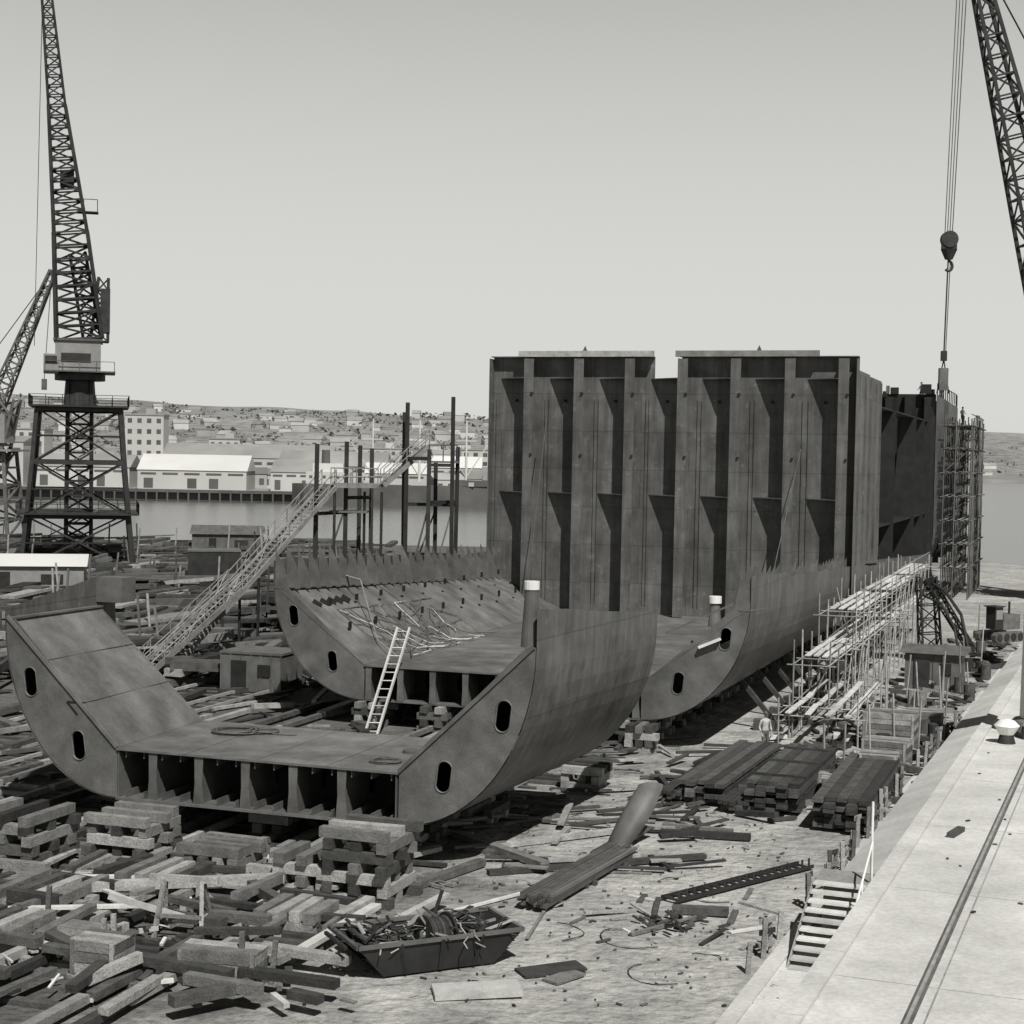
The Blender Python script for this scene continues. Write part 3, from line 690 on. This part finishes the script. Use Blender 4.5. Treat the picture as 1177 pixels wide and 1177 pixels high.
s2=MB(); scaffold(s2,112,131,(12.0,13.0,14.4),[3,5.2,7.4,9.6,11.8,14,16.2],bay=2.1,r=.065); 
for i in range(3): s2.beam(W(13.0,119,3+i*4.4),W(13.0,125,5.2+i*4.4),.5,.12,0)
s2.obj('scaffolding',[msteel,woodL])

# ------------------------------------------------------------------ gangway stair and staging on port side
gw=MB()
def gangway(p0,p1,w_,side,mb,n):
    p0=V(p0);p1=V(p1);sv=V(side).normalized()*w_/2
    for sd in(-1,1):
        mb.beam(p0+sv*sd,p1+sv*sd,.1,.3,0)
        for zz in(.55,1.1): mb.cyl(p0+sv*sd+V((0,0,zz)),p1+sv*sd+V((0,0,zz)),.035,n=5,mi=0)
        m=int((p1-p0).length/1.4)
        for i in range(m+1): q_=p0.lerp(p1,i/m)+sv*sd; mb.cyl(q_,q_+V((0,0,1.1)),.035,n=5,mi=0)
        for i in range(0,m,2): mb.cyl(p0.lerp(p1,i/m)+sv*sd,p0.lerp(p1,(i+1)/m)+sv*sd+V((0,0,1.1)),.025,n=4,mi=0)
    for i in range(n): q_=p0.lerp(p1,(i+.5)/n); mb.beam(q_-sv,q_+sv,.28,.05,0)
gangway((-19.2,91,.1),(-11.6,104.5,10.3),1.1,(.9,-.5,0),gw,48)
gangway((-11.4,104.8,10.4),(-8.8,106.5,10.4),1.1,(.3,-.9,0),gw,10)
gangway((-8.4,106.5,10.4),(-5.6,108.0,13.0),.9,(.3,-.9,0),gw,12)
gangway((-20.0,88.5,.1),(-15.6,93.5,4.6),1.0,(.9,-.5,0),gw,22)
for p in((-15.5,97.5),(-11.8,104.2),(-9,106.3)):
    for dx in(-.5,.6): gw.cyl((p[0]+dx,p[1],0),(p[0]+dx,p[1],10 if p[0]>-14 else 5),.09,n=6,mi=1)
gw.obj('gangway_stairs',[mat('stair_grey_steel',.2,.3,2,.6,island=.3),dsteel])
sp_=MB()
posts=[(-12.4,104,13.0),(-10.7,106,13.2),(-10.2,110,13.0),(-9.2,108,12.8),(-6.9,107,15.8),(-7.05,108.2,15.2),(-5.4,106,12.8),(-5.0,109,12.0),(-3.85,106.5,16.2),(-3.7,108,13)]
for x,y,z in posts: sp_.beam((x,y,0),(x+R.uniform(-.1,.1),y,z),.26,.26,0)
for (a,b,z) in((0,2,8.6),(1,3,9.6),(4,6,12.2),(6,8,11.8),(5,9,9.2),(0,1,5.5),(4,8,6.0),(6,9,9.4)):
    sp_.beam((posts[a][0],posts[a][1],z),(posts[b][0],posts[b][1],z),.16,.22,0)
for a,b in((0,1),(4,6),(6,8),(5,7)):
    sp_.beam((posts[a][0],posts[a][1],3),(posts[b][0],posts[b][1],9),.09,.09,1)
sp_.box((-4.5,107.2,12.0),(2.0,1.6,.12),0,1); sp_.box((-10.5,106.5,8.7),(2.4,1.6,.12),0,1)
for k in range(3): sp_.cyl((-5.4+k*.9,106.5,12),(-5.4+k*.9,106.5,13.1),.04,n=4,mi=1)
sp_.cyl((-5.4,106.5,13.1),(-3.6,106.5,13.1),.04,n=4,mi=1)
sp_.obj('timber_staging',[dsteel,msteel])

# ------------------------------------------------------------------ cranes
def tower_crane(name,cx,cy,rz,full=True):
    mb=MB(); M=Matrix.Translation((cx,cy,0))@Matrix.Rotation(rz,4,'Z'); P=lambda x,y,z: M@V((x,y,z))
    lv=[0,5.4,11,16.5]; hw_=[5.6,5.1,4.6,4.2]
    for i in range(3):
        a,b=hw_[i],hw_[i+1]; z0_,z1_=lv[i],lv[i+1]
        cs_=[(-1,-1),(1,-1),(1,1),(-1,1)]
        for k in range(4):
            p,q_=cs_[k],cs_[(k+1)%4]
            mb.beam(P(p[0]*a,p[1]*a,z0_),P(p[0]*b,p[1]*b,z1_),.42,.42,0)
            mb.beam(P(p[0]*b,p[1]*b,z1_),P(q_[0]*b,q_[1]*b,z1_),.3,.45,0)
            mb.beam(P(p[0]*a,p[1]*a,z0_),P(q_[0]*b,q_[1]*b,z1_),.18,.18,0); mb.beam(P(q_[0]*a,q_[1]*a,z0_),P(p[0]*b,p[1]*b,z1_),.18,.18,0)
            mb.beam(P(p[0]*(a+b)/2,p[1]*(a+b)/2,(z0_+z1_)/2),P(q_[0]*(a+b)/2,q_[1]*(a+b)/2,(z0_+z1_)/2),.14,.14,0)
    for z,e in((5.7,6.1),(16.8,5.0)):
        mb.box(P(0,0,z),(2*e,2*e,.18),rz,0)
        for k in range(4):
            a=[(-e,-e),(e,-e),(e,e),(-e,e)]; p,q_=a[k],a[(k+1)%4]
            for zz in(.6,1.15): mb.beam(P(p[0],p[1],z+zz),P(q_[0],q_[1],z+zz),.06,.06,0)
            for i in range(7): t=i/6; x=p[0]+(q_[0]-p[0])*t; y=p[1]+(q_[1]-p[1])*t; mb.beam(P(x,y,z),P(x,y,z+1.15),.06,.06,0)
    mb.lattice(P(0,0,0),P(0,0,19.5),2.6,2.4,13,.17,side=M.to_3x3()@V((1,0,0)))
    for i in range(5): mb.beam(P(-3 if i%2 else 3,-2.6,i*3.3),P(3 if i%2 else -3,-2.6,(i+1)*3.3),.5,.12,2)
    mb.cyl(P(0,0,17),P(0,0,19.6),1.7,1.5,16,0); mb.cyl(P(0,0,19.6),P(0,0,20.3),2.6,2.6,20,0)
    mb.box(P(-.2,0,22.0),(4.6,5.2,3.2),rz,1); mb.box(P(-.2,0,23.75),(5.0,5.6,.25),rz,2)
    mb.box(P(-.4,-2.64,21.9),(3.0,.06,.9),rz,0); mb.box(P(-2.9,-2,21.2),(1.5,1.8,2.0),rz,1); mb.box(P(-2.9,-2.93,21.6),(1.2,.06,.8),rz,0)
    mb.box(P(0,0,20.45),(7.2,6.4,.15),rz,2)
    for x in(-3.5,-1.7,0,1.7,3.5): mb.beam(P(x,-3.1,20.4),P(x,-3.1,21.5),.06,.06,2)
    mb.beam(P(-3.5,-3.1,21.5),P(3.5,-3.1,21.5),.06,.06,2)
    X_=M.to_3x3()@V((1,0,0))
    mb.lattice(P(1.9,0,23.8),P(2.3,0,30.5),1.8,1.0,5,.13,side=X_)
    mb.box(P(2.5,0,27.0),(1.0,2.2,4.6),rz,0)
    mb.lattice(P(-.1,-.3,24),P(-1.1,-.8,35),4.7,3.4,8,.17,side=X_,rb=.1)
    mb.lattice(P(-1.1,-.8,35),P(-2.6,-1.4,48),3.4,1.7,12,.14,side=X_,rb=.08)
    mb.lattice(P(-2.6,-1.4,48),P(-4.0,-2.0,62),1.7,.8,14,.11,side=X_,rb=.06)
    mb.lattice(P(1.2,.6,24),P(-.4,0,33),1.8,1.6,6,.13,side=X_,rb=.09)
    mb.box(P(-1.5,-1.2,40.5),(1.4,1.6,1.6),rz,0)
    mb.cyl(P(-4.1,-2,61),P(-4.6,-2,23),.035,n=4)
    mb.box(P(.9,-.8,37.2),(1.6,1.3,.12),rz,0)
    mb.beam(P(-1.0,-.8,37.1),P(1.7,-.8,37.1),.14,.14,0)
    for x in(.2,1.6): mb.beam(P(x,-1.4,37.2),P(x,-1.4,38.5),.07,.07,0)
    mb.beam(P(.2,-1.4,38.5),P(1.6,-1.4,38.5),.07,.07,0)
    mb.obj(name,[dsteel,greyp,msteel])
tower_crane('tower_crane',-45.9,175,math.radians(14))
c2=MB(); c2.lattice((-73.5,230,9),(-70.5,230,19.5),4.5,3,5,.2); c2.lattice((-73,230,0),(-73,230,12),8,6,5,.22)
c2.lattice((-72.5,230,17),(-64.2,230,37),2.2,.8,14,.13,rb=.08); c2.box((-73,230,15),(6,5,4),0,1); c2.box((-73,230,12),(9,9,.3),0,1)
c2.cyl((-64.2,230,37),(-73.5,230,24),.07,n=4); c2.cyl((-64.4,230,36.8),(-65.3,230,22),.06,n=4); c2.beam((-65.3,230,22),(-65.3,230,20.5),.6,.6,0)
c2.obj('tower_crane',[msteel,greyp])
c3=MB(); Y=150
c3.lattice((51.5,Y,12),(46.6,Y,35),3.0,3.0,10,.16,rb=.08); c3.lattice((46.6,Y,35),(40.0,Y,60),3.0,.9,14,.15,rb=.075)
c3.lattice((54,Y,1.5),(54,Y,14),7,5,5,.25); c3.box((54,Y,15),(7,6,4),0,1)
c3.lattice((54,Y,16),(55,Y,34),3,1.2,7,.16); c3.cyl((55,Y,34),(40,Y,60),.08,n=4)
for i,o in enumerate((-.75,-.35,.05,.45)):
    c3.cyl((39.75+o*.75,Y,59.8),(39.0+o*.55,Y,33.0),.045,n=4,mi=2)
c3.box((39.0,Y,32.4),(1.3,.6,1.1),0,0); c3.cyl((39.0,Y,31.9),(39.0,Y,31.0),.75,.35,12,0); c3.cyl((39,Y-.4,32.8),(39,Y+.4,32.8),.75,.75,16,0)
hk=[V((39+.35*math.sin(a),Y,30.4+.45*math.cos(a))) for a in [k*.5 for k in range(9)]]; c3.tube(hk,.13,6,0)
c3.cyl((38.95,Y,31),(38.8,Y,22.6),.07,n=5,mi=0); c3.cyl((39.15,Y,31),(38.95,Y,22.6),.04,n=5,mi=0); c3.box((38.8,Y,22.3),(.5,.4,.9),0,0)
for o in(-.55,.55): c3.cyl((38.8,Y,22.0),(38.8+o,Y,18.9),.06,n=5,mi=0)
c3.box((38.8,Y,20.2),(.8,.5,2.0),0,3)
c3.box((46.4,Y-1.6,48.2),(2.2,1.2,1.3),0,0)
c3.obj('tower_crane',[dsteel,greyp,msteel,msteel])
pl=MB(); b=V((21.35,66.8,1.5))
pl.slab([b+V((-.45,-.4,0)),b+V((.9,-.4,0)),b+V((1.4,-.4,9.5)),b+V((.2,-.4,9.5)),b+V((-.35,-.4,7.0))],(0,.9,0),0)
for k in range(5): pl.beam(b+V((-.47,-.45,.6+k*1.5)),b+V((1.0,-.45,.6+k*1.5)),.08,.08,1)
pl.box(b+V((.2,0,.25)),(1.8,1.8,.5),0,2); pl.cyl(b+V((-.4,-.7,.35)),b+V((-.4,.7,.35)),.35,.35,16,1)
pl.obj('crane_portal_leg',[white,greyp,dsteel])
bo=MB(); b=C(27.6,1.1,1.48)
bo.cyl(b,b+V((0,0,.35)),.36,.26,18,1); bo.cyl(b+V((0,0,.35)),b+V((0,0,.7)),.28,.5,18,0); bo.cyl(b+V((0,0,.7)),b+V((0,0,.9)),.5,.3,18,0); bo.cyl(b+V((0,0,.9)),b+V((0,0,.97)),.3,.05,18,0)
bo.obj('mooring_bollard',[white,dsteel],smooth=False)

dk=MB()
dk.lattice((26.6,104,0),(26.2,104,5.4),1.2,1.0,6,.06,rb=.035); dk.lattice((26.3,104,5.2),(28.6,102,1.0),.5,.4,9,.045,rb=.03)
dk.tube([V((26.2,104,5.2)),V((27.1,103,4.6)),V((27.9,102,3.2)),V((28.3,101.5,1.0))],.1,6,0); dk.tube([V((26.0,104,4.2)),V((26.9,103,3.8)),V((27.5,102,2.4)),V((27.8,101.5,.4))],.08,6,0)
dk.obj('derrick',[dsteel])
mc=MB(); b=V((0,0,0))
for sd in(-.9,.9):
    mc.slab([b+V((-1.9,sd-.25,.25)),b+V((-1.5,sd-.25,0)),b+V((1.5,sd-.25,0)),b+V((1.9,sd-.25,.25)),b+V((1.9,sd-.25,.65)),b+V((1.5,sd-.25,.9)),b+V((-1.5,sd-.25,.9)),b+V((-1.9,sd-.25,.65))],(0,.5,0),1)
    for k in range(4): mc.cyl(b+V((-1.35+k*.9,sd-.3,.45)),b+V((-1.35+k*.9,sd+.3,.45)),.34,.34,12,0)
mc.box(b+V((.6,0,1.7)),(2.2,1.6,1.3),0,1); mc.box(b+V((-1.2,-.4,2.1)),(1.0,1.0,1.9),0,0); mc.box(b+V((-1.2,-.92,2.4)),(.8,.05,.8),0,2); mc.box(b+V((-1.2,-.4,3.1)),(1.3,1.3,.1),0,0)
mc.cyl(b+V((1.2,0,2.3)),b+V((1.2,0,3.4)),.1,n=8,mi=0)
mc.obj('crawler_tractor',[dsteel,msteel,greyp],Matrix.Translation((30.6,103,1.5))@Matrix.Rotation(.6,4,'Z')@Matrix.Scale(.72,4))
def shed(x,y,w_,d_,h_,rf,rz,z=0,wm=None,rm=None,name='site_shed'):
    mb=MB(); M=Matrix.Rotation(rz,3,'Z'); c=V((x,y,z)); house(mb,x,y,z,w_,d_,h_,rf,rz,win=False,rt=.12)
    n=int(w_/.5)
    for i in range(n+1): mb.box(c+M@V((-w_/2+w_*i/n,-d_/2-.02,h_/2)),(.05,.04,h_),rz,0)
    mb.box(c+M@V((-w_*.2,-d_/2-.05,h_*.42)),(.85,.06,h_*.82),rz,2); mb.box(c+M@V((w_*.22,-d_/2-.05,h_*.6)),(w_*.2,.06,h_*.3),rz,2)
    mb.obj(name,[wm or greyp,rm or msteel,dsteel])
shed(-40.5,139,9,5,2.6,.9,.2,rm=farwh,wm=greyp); shed(-27,150,4.6,4,3.4,0,.2,wm=dsteel,rm=msteel); shed(-34,198,8,5,2.6,1.0,.1,wm=msteel,rm=msteel); shed(23.8,92,3.0,2.4,2.0,.4,-.35,wm=msteel)
shed(-12.9,86,3.4,2.6,2.0,0,-.3,wm=msteel,rm=msteel)
# steel stockyard on port side
sy=MB()
for i in range(620):
    y=R.uniform(86,215); x=R.uniform(-.33,-.07)*y
    if x>-14 and y<112 and x>-.13*y: continue
    l=R.uniform(1.5,8); a=R.choice([TH,TH,1.3,1.75])+R.gauss(0,.25); d=V((math.sin(a),math.cos(a),0))*l/2; z=R.uniform(.1,1.3)
    sy.beam(V((x,y,z))-d,V((x,y,z+R.uniform(-.1,.4)))+d,R.uniform(.15,1.6),R.uniform(.1,.5),R.choice([0,0,0,1,1,2]))
for i in range(50):
    y=R.uniform(92,210); x=R.uniform(-.32,-.1)*y; hh=R.uniform(.6,1.9); rz_=R.uniform(-.5,.5); ww=R.uniform(1,3.5)
    for k in range(5): sy.box((x+R.uniform(-.15,.15),y,hh*(k+.5)/5),(ww,R.uniform(.8,2.5),hh/5-.04),rz_,R.choice([0,0,1,2]))
for i in range(70):
    y=R.uniform(100,210); x=R.uniform(-.32,-.1)*y; sy.beam((x,y,0),(x+R.uniform(-.4,.4),y,R.uniform(1.5,4.5)),.14,.14,R.choice([0,2]))
sy.obj('steel_stock_pile',[rust,msteel,woodL])
pr_=MB()
for t_ in(-16.5,-15,-19.5,-21):
    pr_.beam(W(t_,-14,.16),W(t_,150,.16),.12,.14,1)
for i in range(120): pr_.beam(W(-21.6,-14+i*1.1,.04),W(-14.4,-14+i*1.1,.04),.24,.1,0)
pr_.obj('railway_track',[woodD,galv])
scp=MB(); scatter(scp,150,(-30,-6),(56,92),(.8,4),(.1,.5),(.06,.3),zr=(0,.3),head=TH,sp=.4,mats=(0,1,2,1)); scp.obj('scattered_timber',[woodL,woodD,rust])
scr=MB(); 
for i in range(260):
    a=R.uniform(16,78); off=-R.uniform(2.6,7.5) ; p=C(a,off,0); l=R.uniform(.3,1.8); an=R.uniform(0,3.14); d=V((math.sin(an),math.cos(an),R.uniform(-.05,.25)))*l
    scr.beam(p+V((0,0,R.uniform(.05,.6))),p+d+V((0,0,.1)),R.uniform(.06,.4),R.uniform(.04,.26),R.choice([0,1,1,2,3,3]))
for i in range(22):
    p=C(R.uniform(20,80),-R.uniform(2.5,5.5),0); scr.cyl(p,p+V((R.uniform(-.2,.2),0,R.uniform(1.5,3.2))),.045,n=5,mi=0)
    p=C(R.uniform(20,80),-R.uniform(2.5,5.5),0); scr.cyl(p,p+V((0,0,.9)),.3,.3,12,R.choice([1,2]))
scr.obj('construction_clutter',[galv,rust,woodL,woodD])

# ------------------------------------------------------------------ people
def person(name,loc,rz,pose=0,mesh=None):
    J={}; E_=[]
    def v(n,p,r,par=None): J[n]=(V(p),r); 
    def chain(*ns):
        for a,b in zip(ns[:-1],ns[1:]): E_.append((a,b))
    v('pel',(0,0,.95),(.155,.115)); v('waist',(0,0,1.1),(.14,.10)); v('chest',(0,.01,1.32),(.175,.12)); v('neckb',(0,0,1.46),(.085,.075)); v('neck',(0,.01,1.53),(.055,.055))
    v('jaw',(0,.035,1.60),(.065,.075)); v('head',(0,.02,1.68),(.078,.095)); v('crown',(0,.01,1.745),(.06,.075))
    chain('pel','waist','chest','neckb','neck','jaw','head','crown')
    for n,sd in(('l',-1),('r',1)):
        st_=.04*sd if pose==0 else .12*sd
        v(n+'sh',(sd*.19,0,1.41),(.065,.06)); 
        if pose==0: el=(sd*.27,-.03,1.14); wr=(sd*.25,.12,.92); hd=(sd*.24,.16,.85)
        else: el=(sd*.27,.08,1.16); wr=(sd*.18,.32,1.12); hd=(sd*.16,.40,1.12)
        v(n+'el',el,(.045,.045)); v(n+'wr',wr,(.03,.03)); v(n+'hd',hd,(.038,.022)); chain('neckb',n+'sh',n+'el',n+'wr',n+'hd')
        dv=(V(hd)-V(wr)).normalized()
        for k in range(4):
            b=V(hd)+dv*.04+V((0,0,0))+V((sd*(-.028+.019*k),.005,0)); ln=(.062,.072,.068,.052)[k]
            v(n+'f%d'%k,b,(.009,.009)); v(n+'g%d'%k,b+dv*ln*.5+V((0,.008,0)),(.008,.008)); v(n+'h%d'%k,b+dv*ln+V((0,.022,-.004)),(.007,.007)); chain(n+'hd',n+'f%d'%k,n+'g%d'%k,n+'h%d'%k)
        b=V(hd)+V((-sd*.045,.02,.0)); v(n+'t0',b,(.011,.011)); v(n+'t1',b+dv*.03+V((-sd*.01,.02,0)),(.009,.009)); chain(n+'hd',n+'t0',n+'t1')
        v(n+'hp',(sd*.095,0,.9),(.095,.10)); v(n+'kn',(sd*.12,.03+st_,.5),(.062,.065)); v(n+'an',(sd*.13,-.02+st_,.1),(.042,.045)); v(n+'ft',(sd*.14,.07+st_,.045),(.045,.035)); v(n+'to',(sd*.15,.16+st_,.035),(.04,.028))
        chain('pel',n+'hp',n+'kn',n+'an',n+'ft',n+'to')
    names=list(J); idx={n:i for i,n in enumerate(names)}
    me=bpy.data.meshes.new('tmpb'); me.from_pydata([J[n][0] for n in names],[(idx[a],idx[b]) for a,b in E_],[]); me.update()
    o=bpy.data.objects.new('tmpb',me); scn.collection.objects.link(o)
    md=o.modifiers.new('s','SKIN'); md.use_smooth_shade=True
    for i,n in enumerate(names): me.skin_vertices[0].data[i].radius=J[n][1]; me.skin_vertices[0].data[i].use_root=(n=='pel')
    sb=o.modifiers.new('u','SUBSURF'); sb.levels=2; sb.render_levels=2
    m2=bpy.data.meshes.new_from_object(o.evaluated_get(bpy.context.evaluated_depsgraph_get())); bpy.data.objects.remove(o)
    mb=MB(); 
    for p in m2.polygons: 
        c=p.center; z=c.z
        hand=any((c-(V(J[k+'hd'][0]))).length<.11 for k in 'lr')
        mi=0 if (z>1.5 or hand) else (1 if z>1.0 else (2 if z>.13 else 3)); 
        mb.f.append(tuple(p.vertices)); mb.m.append(mi)
    mb.v=[tuple(v_.co) for v_ in m2.vertices]; bpy.data.meshes.remove(m2)
    mb.cyl((0,.11,1.665),(0,.135,1.645),.008,.016,6,0); 
    for sd in(-1,1): mb.cyl((sd*.078,.01,1.655),(sd*.09,.0,1.66),.028,.02,8,0); mb.cyl((sd*.03,.098,1.685),(sd*.03,.112,1.685),.011,.009,8,3)
    mb.box((0,.108,1.61),(.045,.012,.008),0,3)
    n=12; prs=[(.094,1.70),(.1,1.735),(.082,1.79),(.03,1.82)]
    for k,(r,z) in enumerate(prs[:-1]):
        r2,z2=prs[k+1]
        vs=[];
        for rr,zz in((r,z),(r2,z2)):
            for i in range(n): a=2*math.pi*i/n; vs.append((math.cos(a)*rr*.9,.01+math.sin(a)*rr*1.12,zz))
        mb.add(vs,[(i,(i+1)%n,n+(i+1)%n,n+i) for i in range(n)]+([tuple(range(n,2*n))] if k==2 else []),3)
    mb.box((0,.13,1.715),(.13,.09,.012),0,3)
    ob=mb.obj(name,[skinm,cloth,clothD,clothD],Matrix.Translation(loc)@Matrix.Rotation(rz,4,'Z'),smooth=True); return ob
p1=person('shipyard_worker',(10.95,70.0,0),math.radians(200),0)
p2=person('shipyard_worker',tuple(W(9.8,112,18.3)),math.radians(120),1)
for loc,rz in((tuple(W(11.0,120,18.3)),2.0),(tuple(W(13.0,120,16.3)),3.5)):
    o=bpy.data.objects.new('shipyard_worker',(p1 if rz<2.2 else p2).data); o.matrix_world=Matrix.Translation(loc)@Matrix.Rotation(rz,4,'Z'); scn.collection.objects.link(o)

# ------------------------------------------------------------------ light, sky, camera
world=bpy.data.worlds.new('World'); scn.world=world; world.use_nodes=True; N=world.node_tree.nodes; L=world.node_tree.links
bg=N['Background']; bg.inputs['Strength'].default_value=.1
T_=V((math.cos(TH),-math.sin(TH),0)); L_=V((math.sin(TH),math.cos(TH),0)); sd=(T_*.76-L_*1.0+V((0,0,1.6))).normalized()
sky=N.new('ShaderNodeTexSky'); sky.sky_type='NISHITA'; sky.sun_disc=False; sky.sun_elevation=math.asin(sd.z); sky.sun_rotation=math.atan2(sd.x,sd.y); sky.dust_density=1; sky.air_density=1
bw=N.new('ShaderNodeRGBToBW'); L.new(sky.outputs[0],bw.inputs[0])
def mth(op,a,b):
    n=N.new('ShaderNodeMath'); n.operation=op
    for i,k in enumerate((a,b)):
        if isinstance(k,(int,float)): n.inputs[i].default_value=k
        else: L.new(k,n.inputs[i])
    return n.outputs[0]
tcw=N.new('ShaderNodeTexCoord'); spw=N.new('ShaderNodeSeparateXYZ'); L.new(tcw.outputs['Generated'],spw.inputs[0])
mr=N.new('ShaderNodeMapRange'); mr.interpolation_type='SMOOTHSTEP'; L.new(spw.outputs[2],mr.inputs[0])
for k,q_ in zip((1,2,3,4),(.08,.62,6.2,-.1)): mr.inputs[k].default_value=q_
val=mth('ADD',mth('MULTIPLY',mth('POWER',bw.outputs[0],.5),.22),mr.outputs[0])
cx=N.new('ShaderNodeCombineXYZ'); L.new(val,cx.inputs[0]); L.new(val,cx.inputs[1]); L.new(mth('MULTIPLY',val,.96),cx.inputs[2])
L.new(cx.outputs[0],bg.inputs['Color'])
sl=bpy.data.lights.new('sun','SUN'); sl.energy=5.0; sl.angle=math.radians(.5); sl.color=(1,.985,.95)
so=bpy.data.objects.new('sun',sl); so.rotation_euler=sd.to_track_quat('Z','Y').to_euler(); scn.collection.objects.link(so)
cd=bpy.data.cameras.new('camera'); cd.sensor_width=36; cd.lens=1900/1177*36; cd.clip_end=20000; cd.clip_start=.5
co=bpy.data.objects.new('camera',cd); co.matrix_world=Matrix.Translation((0,0,H0))@Matrix.Rotation(math.radians(90-1.9),4,'X')@Matrix.Rotation(math.radians(1.1),4,'Z')
scn.collection.objects.link(co); scn.camera=co
scn.view_settings.view_transform='Standard'; scn.view_settings.look='None'; scn.view_settings.exposure=0
